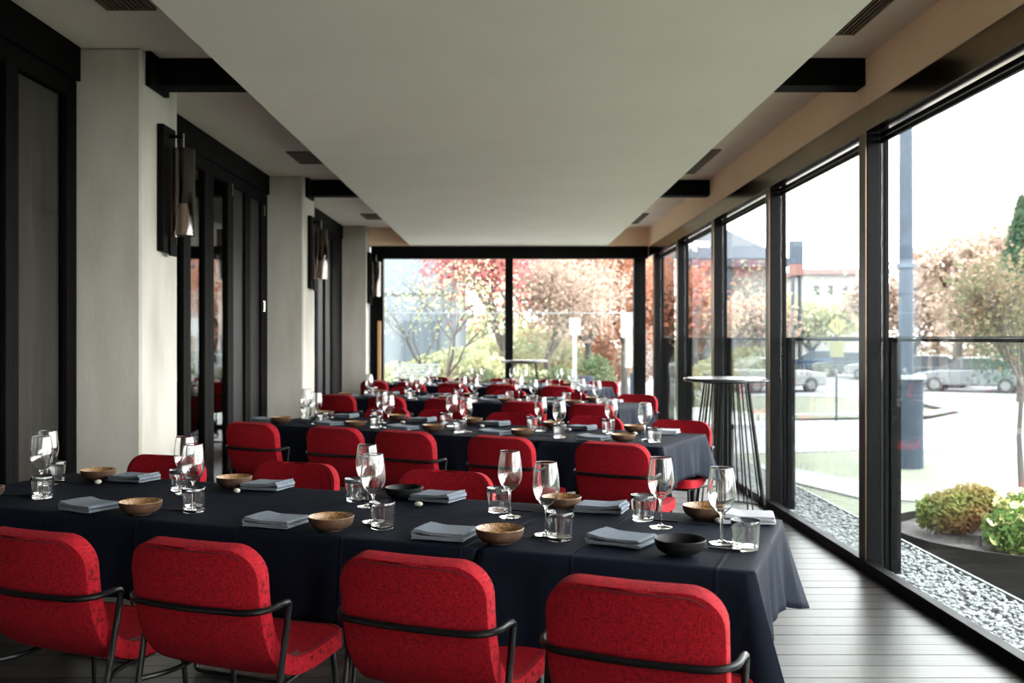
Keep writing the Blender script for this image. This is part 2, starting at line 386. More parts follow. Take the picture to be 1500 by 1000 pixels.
def door(n, y0, y1):
    d = empty('door_%d' % n, (XL, (y0 + y1) / 2, 0), kind='structure')
    MB().box(XL - .06, XL + .05, y0, y1, 2.845, ZC - .002).build('door_head', M['door_dark'], d, world=True)
    MB().box(XL - .06, XL + .05, y0, y1, 0, .01).build('threshold', M['door_dark'], d, world=True)
    return d
d1 = door(1, YB, 5.458)
for a, b in ((-2.6, -1.4), (-1.4, -.2), (-.2, .98)): leaf(d1, a, b)
for a, b in ((1.62, 2.7), (2.7, 3.72), (3.72, 4.76)): leaf(d1, a, b)
leaf(d1, 4.76, 5.455, st0=.05, st1=.12)
d2 = door(2, 6.064, 9.786)
leaf(d2, 6.07, 7.33); leaf(d2, 7.33, 7.88, st0=.09, st1=.12); leaf(d2, 7.88, 8.52, st0=.12, st1=.12)
leaf(d2, 8.52, 9.05, True, st0=.05, st1=.09); leaf(d2, 9.05, 9.78, True, st0=.09, st1=.24)
for y_, z_ in ((8.5, 2.70), (9.62, 2.66), (9.62, 1.70)): hinge(XL + .036, y_, z_, d2)
d3 = door(3, 10.364, 14.156)
leaf(d3, 10.37, 11.4); leaf(d3, 11.4, 12.36); leaf(d3, 12.36, 12.88, True, st0=.05, st1=.03); leaf(d3, 12.88, 13.42, True, st0=.03, st1=.05)
MB().box(XL - .03, XL + .035, 13.43, 14.15, .012, 2.84).build('blank_panel', M['door_dark'], d3, world=True)
# room beyond the doors
structure('wall_beyond', MB().box(-6.1, -6.0, YB, YE, -.1, ZC).box(-6, XL - .2, YE - .02, YE + .2, -.1, ZC).box(-6, XL - .2, YB, YE, ZC, ZC + .1), M['void'])
# curtain hanging behind the nearest leaf
vs, fs = [], []
N = 120
for i in range(N + 1):
    yy = 4.2 + 1.22 * i / N; xx = XL - .17 + .035 * math.sin(i * .62) + .012 * math.sin(i * 1.7)
    vs += [(xx, yy, .03), (xx + .004 * math.sin(i), yy, 2.95)]
for i in range(N): fs.append([2 * i, 2 * i + 2, 2 * i + 3, 2 * i + 1])
cu = mesh('curtain', vs, fs, M['curtain'], smooth=True); sm = cu.modifiers.new('thick', 'SOLIDIFY'); sm.thickness = .004
tag(cu, 'dark brown drape hanging behind the glass door at the left edge', 'curtain')

# ---- right wall: window bays between posts
post_y = [5.66 - 2.07 * k for k in range(3, -1, -1)] + [7.75, 9.85, 11.95, 13.85]
structure('trim_20', MB().box(2.10, 2.16, YB, YE, 0, .065), M['frame'], bevel=.003)       # floor rail
edges = [YB] + post_y + [YE + .02]
for n in range(len(edges) - 1):
    y0, y1 = edges[n], edges[n + 1]
    wdw = empty('window_%d' % (n + 1), (2.2, (y0 + y1) / 2, 0), kind='structure')
    pw = .11
    if n:
        MB().box(2.118, 2.126, y0 + .004, y0 + pw - .002, .066, 2.603).build('post_cover', M['bronze2'], wdw, world=True)
        MB().box(2.127, 2.205, y0, y0 + pw, .0, 2.604).build('post', M['frame'], wdw, world=True, bevel=.004)
        MB().box(2.207, 2.232, y0 + .008, y0 + .09, .0, 2.60).build('post_fin', M['frame'], wdw, world=True, bevel=.003)
        MB().box(2.237, 2.262, y0 + .01, y0 + .085, .0, 2.60).build('post_fin', M['frame'], wdw, world=True, bevel=.003)
        MB().box(2.268, 2.33, y0 + .0, y0 + .08, -.02, 1.385).build('screen_post', M['frame'], wdw, world=True, bevel=.003)
    a, b = y0 + (pw if n else 0), y1
    MB().box(2.205, 2.225, a, b, 2.566, 2.592).build('head_frame', M['frame'], wdw, world=True)
    MB().box(2.205, 2.225, a, b, 2.535, 2.558).build('head_frame', M['frame'], wdw, world=True)
    MB().box(2.212, 2.218, a, b, .0, 2.535).build('glass_pane', M['pane'], wdw, world=True)
    MB().box(2.296, 2.304, a, b, -.02, 1.358).build('screen_glass', M['pane'], wdw, world=True)
    MB().box(2.285, 2.315, a - .03, b, 1.36, 1.378).build('screen_rail', M['frame'], wdw, world=True, bevel=.002)
    MB().box(2.292, 2.308, a - .03, b, 1.379, 1.388).build('screen_rail_cap', M['galv'], wdw, world=True)

# ---- end wall: glazed opening
we = empty('window_12', (0, YE, 0), kind='structure')
xf = lambda px: (px - CX) / F * YE
zf = lambda py: CAMZ - (py - CY) / F * YE
MB().box(XL + .42, 2.117, YE - .06, YE + .10, zf(379), ZB - .004).build('head_frame', M['frame'], we, world=True, bevel=.003)
MB().box(-2.088, xf(562), YE - .05, YE + .09, 0, zf(379)).build('jamb', M['frame'], we, world=True, bevel=.003)
MB().box(xf(928), xf(938), YE - .05, YE + .09, 0, zf(379)).box(xf(938) + .002, 2.09, YE - .02, YE + .09, 0, zf(379)).build('jamb', M['frame'], we, world=True, bevel=.003)
MB().box(xf(740), xf(751.5), YE - .05, YE + .09, 0, zf(379)).build('mullion', M['frame'], we, world=True, bevel=.003)
MB().box(xf(562), xf(740), YE - .04, YE + .08, 0, .07).box(xf(751.5), xf(928), YE - .04, YE + .08, 0, .07).build('sill', M['frame'], we, world=True)
MB().box(xf(562), xf(740), YE + .016, YE + .024, .07, zf(379)).build('glass_pane', M['pane'], we, world=True)
MB().box(xf(751.5), xf(928), YE + .016, YE + .024, .07, zf(379)).build('glass_pane', M['pane'], we, world=True)
th = MB().box(xf(554), xf(559), YE - .085, YE - .052, .55, zf(470)).build('door_pull', M['timber'], bevel=.006)
tag(th, 'tall pale timber pull on the black jamb at the left of the end window', 'handle')

# ---- wall sconces
def sconce(y, label):
    s = empty('wall_sconce', (-2.094, y, 1.86), label=label, cat='wall lamp', group='smoked glass sconces on the columns')
    W = lambda mb, nm, m, **k: mb.build(nm, m, s, **k)
    W(MB().box(.001, .04, -.10, .11, .04, .80), 'backplate', M['blackpaint'], bevel=.003)
    W(MB().box(.04, .055, -.02, .09, .02, .14), 'driver_box', M['door_dark'], bevel=.003)
    W(MB().tube([(.04, 0, .742), (.125, 0, .742)], .011, 10), 'arm', M['blackpaint'], smooth=True)
    W(MB().tube([(.125, 0, .67), (.125, 0, .76)], .006, 10), 'stem', M['chrome'], smooth=True)
    r = .068
    W(MB().lathe([(r, .14), (r, .665), (.02, .668), (.0, .668), (.0, .664), (.02, .664), (r - .004, .661), (r - .004, .14), (r, .14)], 32, (.125, 0, 0)), 'glass_shade', M['smoke'], smooth=True)
    W(MB().tube([(.125, 0, .50), (.125, 0, .664)], .004, 6), 'flex', M['blackpaint'])
    W(MB().lathe([(0, .5), (.012, .498), (.030, .36), (.034, .335), (0, .335)], 20, (.125, 0, 0)), 'lamp_holder', M['blackpaint'], smooth=True)
    W(MB().lathe([(.020, .335), (.030, .30), (.040, .22), (.044, .155), (.040, .15), (.012, .15), (0, .152)], 20, (.125, 0, 0)), 'lamp_cone', M['white'], smooth=True)
sconce(5.80, 'nearest smoked glass cylinder sconce, on the first concrete column')
sconce(10.08, 'second smoked glass sconce, on the middle concrete column')
sconce(14.30, 'farthest smoked glass sconce, beside the end window')

# ================================================================== OUTSIDE, close by
GZ = -.9
structure('ground', MB().box(-120, 160, -40, 240, GZ - .1, GZ), M['grass'])
def poly(name, pts, z, m):       # flat surfacing in ground-plane polygons given in metres
    o = mesh(name, [(x, y, z) for x, y in pts] + [(x, y, z - .03) for x, y in pts],
             [list(range(len(pts)))] + [[i, (i + 1) % len(pts), len(pts) + (i + 1) % len(pts), len(pts) + i][::-1] for i in range(len(pts))], m)
    o['kind'] = 'structure'; return o
G = lambda px, py: tuple(P(px, py, GZ)[:2])
road = [G(1000, 616), G(1152, 617), G(1257, 616), (11.6, 26.5), (13.5, 29), (14.0, 33), (12.5, 37), (-30, 41), (-30, 66), (90, 62), (90, 8), (30, 12), G(1700, 650), G(1500, 668), G(1310, 660), G(1257, 660), G(1152, 664), G(1000, 668), G(900, 668), G(900, 616)]
poly('road', road, GZ + .02, M['asphalt'])
kerb = [G(900, 615), G(1152, 615.5), G(1257, 614.5), (11.8, 26.7), (13.8, 29), (14.3, 33), (13.9, 33), (13.4, 29.2), (11.4, 27.2), (9.9, 27.5), G(1152, 613), G(900, 612.5)]
poly('kerb', kerb, GZ + .14, M['path'])
path = [G(900, 668), G(1000, 672), G(1152, 686), G(1257, 706), G(1340, 713), G(1500, 716), G(1700, 718), G(1700, 745), G(1500, 742), G(1340, 736), G(1257, 731), G(1152, 706), G(1000, 682), G(900, 676)]
poly('footpath', path, GZ + .03, M['path'])
# gravel bed, pebbles as real stones
structure('gravel_bed', MB().box(2.162, 2.70, YB, YE + 4, -.12, -.035), M['soil'])
structure('trim_21', MB().box(2.705, 2.72, YB, YE + 4, -.9, -.005), M['galv'])
def pebbles(name, n, ya, yb, size, sub):
    bm = bmesh.new(); bmesh.ops.create_icosphere(bm, subdivisions=1, radius=1)
    bv = [v.co.copy() for v in bm.verts]; bf = [[v.index for v in f.verts] for f in bm.faces]; bm.free()
    vs, fs = [], []; r_ = random.Random(5)
    for i in range(n):
        c = Vector((r_.uniform(2.17, 2.695), ya + (yb - ya) * r_.random() ** 1.0, r_.uniform(-.036, -.010)))
        a, b_, c_ = size * r_.uniform(.6, 1.3), size * r_.uniform(.5, 1.1), size * r_.uniform(.35, .7)
        m_ = Matrix.Rotation(r_.uniform(0, 6.28), 3, 'Z') @ Matrix.Rotation(r_.uniform(-.5, .5), 3, 'X')
        k = len(vs)
        for v in bv: vs.append(c + m_ @ Vector((v.x * a * r_.uniform(.85, 1.1), v.y * b_, v.z * c_)))
        fs += [[x + k for x in f] for f in bf]
    o = mesh(name, vs, fs, M['gravel']); tag(o, 'pale grey gravel strip lying outside along the window wall', 'gravel', kind='stuff')
pebbles('gravel', 14000, 2.6, 14.5, .0165, 1)

# ---- round steel planter with plants
pc_ = Vector((3.71, 6.85, 0))
pl = empty('round_planter', (pc_.x, pc_.y, GZ), label='large round dark steel planter outside the nearest window', cat='planter')
r = .92; prof = [(r, 0), (r, .90), (r - .012, .90), (r - .012, .82), (0, .84)]
MB().lathe([(r, 0), (r, .90), (r - .012, .90), (r - .012, .80)], 72).build('planter_ring', M['corten'], pl, smooth=True)
vs, fs = [(0, 0, .85)], []
for i in range(1, 9):
    for k in range(48):
        a = k / 48 * 6.2832; q = (r - .013) * i / 8
        vs.append((q * math.cos(a), q * math.sin(a), .84 + .035 * noise.noise(Vector((q * math.cos(a) * 5, q * math.sin(a) * 5, 1)))))
for k in range(48): fs.append([0, 1 + k, 1 + (k + 1) % 48])
for i in range(7):
    for k in range(48): fs.append([1 + i * 48 + k, 1 + (i + 1) * 48 + k, 1 + (i + 1) * 48 + (k + 1) % 48, 1 + i * 48 + (k + 1) % 48])
mesh('soil', vs, fs, M['soil'], pl, smooth=True)
ir = MB().tube(round_path([(3.08, 6.95, -.06), (3.1, 6.95, .0), (3.2, 7.15, .01), (3.38, 7.28, -.03)], .08), .012, 8).tube([(3.26, 6.6, -.06), (3.26, 6.6, .02)], .012, 8).build('drip_pipe', M['path'], smooth=True)
tag(ir, 'thin pale irrigation pipe lying on the soil of the round planter', 'pipe')

def leaves(n, pick, size, aspect=.6, seed=1):
    r_ = random.Random(seed); vs, fs = [], []
    for i in range(n):
        c = pick(r_); s = size * r_.uniform(.6, 1.3)
        d = Vector((r_.gauss(0, 1), r_.gauss(0, 1), r_.gauss(0, .7))).normalized(); u = d.orthogonal().normalized()
        u = (Matrix.Rotation(r_.uniform(0, 6.28), 3, d) @ u); k = len(vs); bend = d.cross(u) * s * .18
        vs += [c - d * s * .5, c + u * s * aspect * .5 + bend, c + d * s * .5, c - u * s * aspect * .5 + bend]
        fs.append([k, k + 1, k + 2, k + 3])
    return vs, fs
def blob_pick(blobs):
    tot = [b[3] * b[4] * b[5] for b in blobs]
    def f(r_):
        b = r_.choices(blobs, tot)[0]
        v = Vector((r_.gauss(0, 1), r_.gauss(0, 1), r_.gauss(0, 1))).normalized() * r_.uniform(.35, 1) ** .5
        return Vector((b[0] + v.x * b[3], b[1] + v.y * b[4], b[2] + v.z * b[5]))
    return f
def bush(name, loc, blobs, n, size, m, label, stems=5, blooms=0, group=None):
    o = empty(name, loc, label=label, cat='shrub' if not blooms else 'flowers', group=group)
    vs, fs = leaves(n, blob_pick(blobs), size, seed=int(loc[0] * 100)); mesh('foliage', vs, fs, m, o)['kind'] = 'stuff'
    s = MB()
    for k in range(stems):
        b = blobs[k % len(blobs)]; s.tube([(b[0] * .3, b[1] * .3, 0), (b[0] * .8, b[1] * .8, b[2] * .6), (b[0], b[1], b[2])], .008, 5)
    s.build('stem', M['bark'], o)
    if blooms:
        r_ = random.Random(3); pk = blob_pick([(b[0], b[1], b[2] + .02, b[3] * 1.05, b[4] * 1.05, b[5] * 1.1) for b in blobs])
        for i in range(blooms):
            c = pk(r_); q = MB()
            for a in range(6):
                t_ = a / 6 * 6.283; e = Vector((math.cos(t_), math.sin(t_), .35)) * .027
                q.add([c, c + Vector((e.x - e.y * .5, e.y + e.x * .5, e.z)), c + e * 1.3, c + Vector((e.x + e.y * .5, e.y - e.x * .5, e.z))], [[0, 1, 2, 3]])
            q.lathe([(0, .012), (.008, .008), (.009, 0), (0, -.003)], 6, c)
            tm = Matrix.Rotation(r_.uniform(0, 6.28), 3, 'Z') @ Matrix.Rotation(r_.uniform(.2, 1.4), 3, 'X'); q.v = [c + tm @ (v - c) for v in q.v]
            q.build('flower', M['bloom'], o)
    return o
bush('leafy_shrub', (3.30, 7.05, -.06), [(0, 0, .16, .28, .24, .16), (.16, .05, .22, .2, .2, .14), (-.16, -.05, .12, .14, .12, .1)], 3200, .05, leafm('mixed_shrub_leaves', (.26, .13, .06), (.14, .19, .05)), 'green and russet shrub growing in the round planter')
bush('flowering_shrub', (3.66, 6.48, -.06), [(0, 0, .14, .42, .36, .16), (-.28, -.08, .1, .18, .2, .11), (.25, -.2, .12, .25, .3, .14), (.1, .3, .2, .3, .2, .14)], 6500, .045, leafm('bright_shrub_leaves', (.15, .21, .05), (.09, .15, .04)), 'low green shrub with pale yellow flowers in the round planter', blooms=250)

# ---- trees
def tree(name, base, h, spread_, nleaf, lsize, m, label, trunk=.08, first=.35, seed=1, lean=(0, 0), levels=4, group=None, dens=1.0, flat=1):
    r_ = random.Random(seed); o = empty(name, base, label=label, cat='tree', group=group); s = MB(); tips = []
    def br(p, d, L, rad, lv):
        mid = p + d * L * .5 + Vector((r_.gauss(0, .05), r_.gauss(0, .05), 0)) * L; q = p + d * L
        s.tube([p, mid, q], rad, 6 if lv < 2 else 4, r2=rad * .62)
        if lv >= 2: tips.append(mid)
        if lv >= levels: tips.append(q); return
        for k in range(r_.choice((2, 3)) if lv else 4):
            a = r_.uniform(0, 6.28); t_ = r_.uniform(.35, .85)
            nd = (d + Vector((math.cos(a) * t_, math.sin(a) * t_, r_.uniform(-.05, .25))) * spread_).normalized()
            br(q, nd, L * r_.uniform(.62, .85) * (1 if lv else (1 - first) / first * .42), rad * .6, lv + 1)
    br(Vector((0, 0, 0)), Vector((lean[0], lean[1], 1)).normalized(), h * first, trunk, 0)
    s.build('trunk', M['bark'], o, smooth=True)
    sg = h * .06 * dens
    def pick(q):
        t_ = q.choice(tips); return t_ + Vector((q.gauss(0, sg), q.gauss(0, sg), q.gauss(0, sg)))
    if nleaf:
        vs, fs = leaves(nleaf, pick, lsize, .7, seed); f = mesh('foliage', vs, fs, m, o); f['kind'] = 'stuff'
    return o
p_ = P(1497, 716, GZ)
tree('young_tree', (p_.x, p_.y, GZ), 3.7, 1.0, 2600, .085, M['olive'], 'slender young tree with thin olive leaves behind the round planter', .05, .42, 3, dens=1.2)
tree('bare_autumn_tree', (PD(1405, 600, 44).x, 44, GZ), 7.5, 1.25, 5200, .30, M['peach'], 'half-bare autumn tree standing beyond the parked cars on the right', .30, .33, 5, dens=1.3)
tree('autumn_tree', (PD(1340, 600, 50).x, 50, GZ), 6.0, 1.2, 4200, .32, M['peach'], 'peach coloured autumn tree just right of the light pole', .2, .3, 8, dens=1.4)
tree('autumn_tree', (PD(1478, 600, 40).x, 40, GZ), 5.6, 1.3, 5200, .28, M['peach'], 'peach autumn tree at the right edge beside the conifer', .22, .28, 9, dens=1.5)
# conifer
cb = PD(1496, 600, 34); co = empty('conifer', (cb.x, 34, GZ), label='tall dark green conifer at the far right edge', cat='tree')
s = MB().tube([(0, 0, 0), (0, 0, 7.2)], .18, 8, r2=.02); s.build('trunk', M['bark'], co)
def cpick(q):
    z = 1.0 + 6.3 * q.random() ** .8; rr = (7.6 - z) * .30 * q.uniform(.3, 1); a = q.uniform(0, 6.28); return Vector((rr * math.cos(a), rr * math.sin(a), z - rr * .25 + q.gauss(0, .08)))
vs, fs = leaves(9000, cpick, .20, .25, 4); mesh('foliage', vs, fs, M['conifer'], co)['kind'] = 'stuff'
tree('willow_tree', (PD(1188, 600, 62).x, 62, GZ), 5.6, 1.3, 6500, .30, M['lime'], 'yellow green tree seen in the second window from the right', .22, .25, 12, dens=1.6)
tree('autumn_tree', (PD(1090, 600, 46).x, 46, GZ), 4.4, 1.3, 3800, .24, M['peach'], 'small peach coloured tree in front of the grey roofed building', .15, .3, 14, dens=1.5)
tree('autumn_tree', (PD(1022, 600, 42).x, 42, GZ), 4.2, 1.3, 3400, .24, M['peach'], 'small pale orange tree seen just right of the end corner', .15, .3, 15, dens=1.5)
tree('autumn_tree', (PD(975, 600, 34).x, 34, GZ), 4.6, 1.2, 3400, .22, M['orange'], 'orange tree seen in the window nearest the end corner', .15, .3, 21, dens=1.4)
# beyond the end window
tree('red_maple', (PD(738, 600, 22.5).x, 22.5, GZ), 5.5, .85, 6500, .10, M['maple'], 'crimson maple beyond the left pane of the end window', .13, .36, 31, dens=1.1)
tree('slim_tree', (PD(655, 600, 20.5).x, 20.5, GZ), 4.3, 1.25, 850, .08, M['lime'], 'thin yellow green tree in front of the blue grey building', .05, .34, 33, dens=1.1)
tree('slim_tree', (PD(618, 600, 21.5).x, 21.5, GZ), 4.0, 1.1, 380, .08, M['lime'], 'sparse yellow leaved sapling at the left of the end window', .04, .4, 37, dens=1.1)
tree('orange_tree', (PD(862, 600, 30).x, 30, GZ), 6.2, 1.35, 16000, .13, M['orange'], 'broad orange tree filling the right pane of the end window', .16, .33, 41, dens=1.5)
tree('orange_tree', (PD(800, 600, 27).x, 27, GZ), 5.0, 1.25, 7000, .12, M['peach'], 'pale peach tree just right of the end window mullion', .12, .33, 43, dens=1.3)
tree('orange_tree', (PD(915, 600, 36).x, 36, GZ), 6.2, 1.35, 11000, .15, M['orange'], 'orange tree at the right edge of the end window', .16, .33, 45, dens=1.4)
bush('hedge_shrub', (PD(700, 560, 19).x, 19, GZ), [(0, 0, 1.0, .5, .4, .75), (.5, .1, .9, .4, .4, .6), (-.55, .1, .85, .4, .35, .55)], 5200, .09, M['green'], 'dark green shrub low behind the left pane of the end window')
bush('hedge_shrub', (PD(820, 560, 21).x, 21, GZ), [(0, 0, .9, .5, .4, .8), (.8, .1, 1.05, .5, .4, .9), (-.5, .1, .85, .4, .35, .7)], 5200, .10, M['green'], 'dark green shrub low behind the right pane of the end window')
for k_, (px_, y_, hh, m_, l_) in enumerate(((775, 33, 1.5, 'lime', 'pale yellow green shrub mass low behind the bar table at the end'), (850, 41, 2.0, 'orange', 'low orange shrub mass behind the white sign'), (905, 44, 1.9, 'peach', 'low peach shrub mass at the right of the end window'), (735, 37, 1.9, 'lime', 'yellow green shrub mass behind the mullion'), (675, 21.8, 1.1, 'lime', 'yellow green low shrub beside the bench'))):
    o = bush('garden_shrub', (PD(px_, 600, y_).x, y_, GZ), [(0, 0, hh, 1.5, .9, hh * .9), (1.3, .2, hh * .8, 1.1, .8, hh * .7), (-1.3, -.1, hh * .85, 1.1, .8, hh * .75)], 7000, .16, M[m_], l_, 7)
# low far hedge closing the horizon
for i, (x_, y_, m_, l_) in enumerate(((-22, 78, 'green', 'distant green tree line behind the end window'), (36, 104, 'peach', 'distant autumn tree line behind the parked cars'), (62, 80, 'olive', 'distant tree line outside the nearest window'))):
    bl = [(k * 4.2 + rnd.uniform(-1, 1), rnd.uniform(-2, 2), 2.0 + rnd.uniform(0, 1.4), 3.2, 2, 2.2 + rnd.random()) for k in range(-4, 5)]
    o = bush('tree_line', (x_, y_, GZ), bl, 7000, .55, M[m_], l_, 9)
    o['category'] = 'trees'

# ---- buildings
bA = empty('clad_building', (-4, 24.5, GZ), label='blue grey clad building behind the left pane of the end window', cat='building')
xa, xb_ = PD(480, 500, 24).x, PD(668, 500, 24).x
MB().box(xa - 6, xb_, 24, 30, GZ, 7).build('wall', M['bluewall'], bA, world=True)
for z_ in (zf(421) * 1.15, 3.9, 5.1): MB().box(xa - 6, xb_ + .01, 23.97, 24, z_, z_ + .04).build('joint_strip', M['greywall'], bA, world=True)
MB().box(PD(588, 0, 24).x, PD(640, 0, 24).x, 23.9, 24, GZ, PD(0, 470, 24).z).build('doorway', mat('door_blue_grey', (.078, .092, .106), .9, spec=.1), bA, world=True)
bB = empty('hip_roof_building', (12, 58, GZ), label='pale building with grey hip roof seen past the bar table', cat='building')
X = lambda px, d: PD(px, 0, d).x
Z = lambda py, d: PD(0, py, d).z
MB().box(X(960, 56), X(1150, 56), 56, 66, GZ, Z(378, 56)).build('wall', M['render'], bB, world=True)
zE, zR = Z(378, 55.4), Z(326, 58)
x0, x1 = X(940, 55.4), X(1156, 55.4)
MB().add([(x0, 55.4, zE), (x1, 55.4, zE), (x1, 67, zE), (x0, 67, zE), (X(1000, 60), 61, zR), (X(1066, 60), 61, zR), (x0, 55.4, zE - .5), (x1, 55.4, zE - .5), (x1, 67, zE - .5), (x0, 67, zE - .5)],
         [[0, 1, 5, 4], [1, 2, 5], [2, 3, 4, 5], [3, 0, 4], [0, 6, 7, 1], [1, 7, 8, 2], [2, 8, 9, 3], [3, 9, 6, 0], [6, 9, 8, 7]]).build('roof', M['roof'], bB, world=True)
for px in (1007, 1066): MB().box(X(px - 3, 55.8), X(px + 3, 55.8), 55.6, 56, GZ, zE - .5).build('pillar', M['greywall'], bB, world=True)
for k, px in enumerate((1020, 1040, 1085, 1105, 1130)): MB().box(X(px - 5, 56), X(px + 5, 56), 55.93, 56, .6, 2.6).build('window', M['darkglass'], bB, world=True)
# white lettering on the roof edge
cv = bpy.data.curves.new('sign_letter', 'FONT'); cv.body = 'N'; cv.size = .85; cv.extrude = .04; cv.offset = .05
tx = bpy.data.objects.new('sign_letter', cv); COL.objects.link(tx); dg = bpy.context.evaluated_depsgraph_get()
me = bpy.data.meshes.new_from_object(tx.evaluated_get(dg)); bpy.data.objects.remove(tx)
sg = empty('roof_sign', (X(1005, 55), 55.2, Z(366, 55)), label='white lettering on the roof edge of the grey roofed building', cat='sign')
me.materials.clear(); me.materials.append(M['signwhite'])
lt = bpy.data.objects.new('letter', me); COL.objects.link(lt); me.materials.clear(); me.materials.append(M['white']); lt.parent = sg; lt.rotation_euler = (R(90), 0, 0)
for k in range(3): MB().box(.78 + k * .22, .93 + k * .22, -.04, .0, .18, .52).build('letter_block', M['white'], sg)
bC = empty('pylon', (X(1168, 52), 52, GZ), label='tall grey billboard panel with a red band beside the pale building', cat='billboard')
MB().box(X(1160, 52), X(1177, 52), 52, 52.6, Z(386, 52), Z(352, 52)).build('panel', M['greywall'], bC, world=True)
MB().box(X(1160, 52), X(1177, 52), 52, 52.6, Z(403, 52), Z(386.5, 52)).build('red_band', M['rooftile'], bC, world=True)
MB().box(X(1162, 52), X(1165, 52), 52.1, 52.4, GZ, Z(403, 52)).box(X(1172, 52), X(1175, 52), 52.1, 52.4, GZ, Z(403, 52)).build('support', M['greywall'], bC, world=True)
bD = empty('cream_house', (30, 84, GZ), label='cream house behind the yellow diamond sign', cat='building')
MB().box(X(1180, 84), X(1300, 84), 84, 94, GZ, Z(402, 84)).build('wall', M['cream'], bD, world=True)
MB().box(X(1176, 83.5), X(1304, 83.5), 83.5, 94.5, Z(402, 84), Z(394, 84)).build('roof', M['rooftile'], bD, world=True)
for px in (1196, 1216, 1238, 1262, 1284):
    for py in (418, 448): MB().box(X(px - 4, 84), X(px + 4, 84), 83.95, 84.02, Z(py + 14, 84), Z(py, 84)).build('window', M['darkglass'], bD, world=True)

# ---- street furniture
lp = P(1327, 684, GZ); po = empty('light_pole', (lp.x, lp.y, GZ), label='blue grey street light pole outside the nearest window', cat='pole')
MB().lathe([(.0, 0), (.29, 0), (.285, 1.56), (.0, 1.56)], 20).build('pole_base', M['pole'], po, smooth=True)
MB().lathe([(0, 1.56), (.33, 1.56), (.33, 1.63), (0, 1.63)], 20).build('base_collar', M['signwhite'], po, smooth=True)
MB().lathe([(0, 1.63), (.125, 1.63), (.105, 9.5), (0, 9.5)], 16).build('shaft', M['pole'], po, smooth=True)
MB().lathe([(0, 3.52), (.16, 3.52), (.16, 3.60), (0, 3.60)], 16).build('shaft_band', M['greywall'], po, smooth=True)
MB().tube([(0, 0, 9.5), (.5, -.3, 9.9), (1.8, -.8, 10)], .05, 8).box(1.7, 2.4, -1.0, -.7, 9.93, 10.05).build('lamp_arm', M['pole'], po)
d_ = 26.0; ys = empty('diamond_sign', (X(1226, d_), d_, GZ), label='yellow diamond road sign with two small black arrows on a thin post', cat='sign')
MB().tube([(0, .04, 0), (0, .04, Z(465, d_) - GZ)], .03, 8).build('post', M['pole'], ys)
zc = Z(477, d_) - GZ; q = 14 / F * d_
MB().add([(-q, 0, zc), (0, 0, zc - q), (q, 0, zc), (0, 0, zc + q), (-q, .02, zc), (0, .02, zc - q), (q, .02, zc), (0, .02, zc + q)], [[0, 1, 2, 3], [7, 6, 5, 4], [0, 4, 5, 1], [1, 5, 6, 2], [2, 6, 7, 3], [3, 7, 4, 0]]).build('diamond_plate', M['yellow'], ys)
for sx_, up in ((-.05, 1), (.06, -1)):
    MB().box(sx_ - .010, sx_ + .010, -.006, 0, zc - .06, zc + .06).add([(sx_ - .035, -.006, zc + .04 * up), (sx_ + .035, -.006, zc + .04 * up), (sx_, -.006, zc + .10 * up)], [[0, 1, 2]]).build('arrow', M['signblack'], ys)
MB().box(-.19, .19, 0, .02, Z(523, d_) - GZ, Z(500, d_) - GZ).build('supplementary_plate', M['yellow'], ys)
d_ = 19.5; ws = empty('parking_sign', (X(842, d_), d_, GZ), label='white rectangular sign on a white post beyond the end window', cat='sign')
MB().box(-.04, .04, .0, .04, 0, Z(490, d_) - GZ).build('post', M['signwhite'], ws)
MB().box(-.115, .115, -.02, 0, Z(491, d_) - GZ, Z(466, d_) - GZ).build('sign_plate', M['signwhite'], ws, bevel=.01)
# white slatted bench on a low terrace, glass screen
structure('terrace', MB().box(-4.5, 2.6, YE + .35, YE + 5.4, GZ, -.06), M['path'])
gs = empty('glass_screen', (0, 16.6, -.06), label='clear glass wind screen standing outside the end window', cat='screen')
for a in range(4):
    xa_ = -2.6 + a * 1.25; MB().box(xa_, xa_ + 1.22, 16.6, 16.612, .0 - .05, Z(459, 16.6)).build('glass_panel', M['pane'], gs, world=True)
    MB().box(xa_, xa_ + 1.22, 16.594, 16.618, Z(459, 16.6), Z(459, 16.6) + .02).build('top_rail', M['signwhite'], gs, world=True)
gp = MB().box(X(923, 16.2), X(927, 16.2), 16.2, 16.25, -.06, Z(546, 16.2)).build('screen_post', M['pole'], bevel=.004); tag(gp, 'short grey post outside at the right of the end window', 'post')
bn = empty('slatted_bench', (X(612, 18.3), 18.3, -.06), label='white slatted bench outside at the lower left of the end window', cat='bench')
bw = 30 / F * 18.3
for k in range(5):
    z_ = Z(533 + k * 4.6, 18.3) + .06; MB().box(-bw, bw, 0, .03, z_ - .03, z_ + .004).build('back_slat', M['signwhite'], bn)
for k in range(5): MB().box(-bw, bw, -.48 + k * .09, -.41 + k * .09, .42, .45).build('seat_slat', M['signwhite'], bn)
for s_ in (-1, 1):
    MB().box(s_ * bw * .9 - .03, s_ * bw * .9 + .03, .03, .07, 0, 1.0).build('leg', M['greywall'], bn); MB().box(s_ * bw * .9 - .03, s_ * bw * .9 + .03, -.45, -.40, 0, .42).build('leg', M['greywall'], bn)
vz = empty('tall_pot', (X(858, 18), 18, -.06), label='grey tapered pot outside behind the right pane of the end window', cat='pot')
MB().lathe([(0, 0), (.07, 0), (.15, .72), (.14, .72), (.12, .66), (0, .66)], 20).build('pot', M['pole'], vz, smooth=True)
cn = empty('traffic_cone', (*G(1012, 600)[:2], GZ), label='orange traffic cone on the grass behind the bar table', cat='cone')
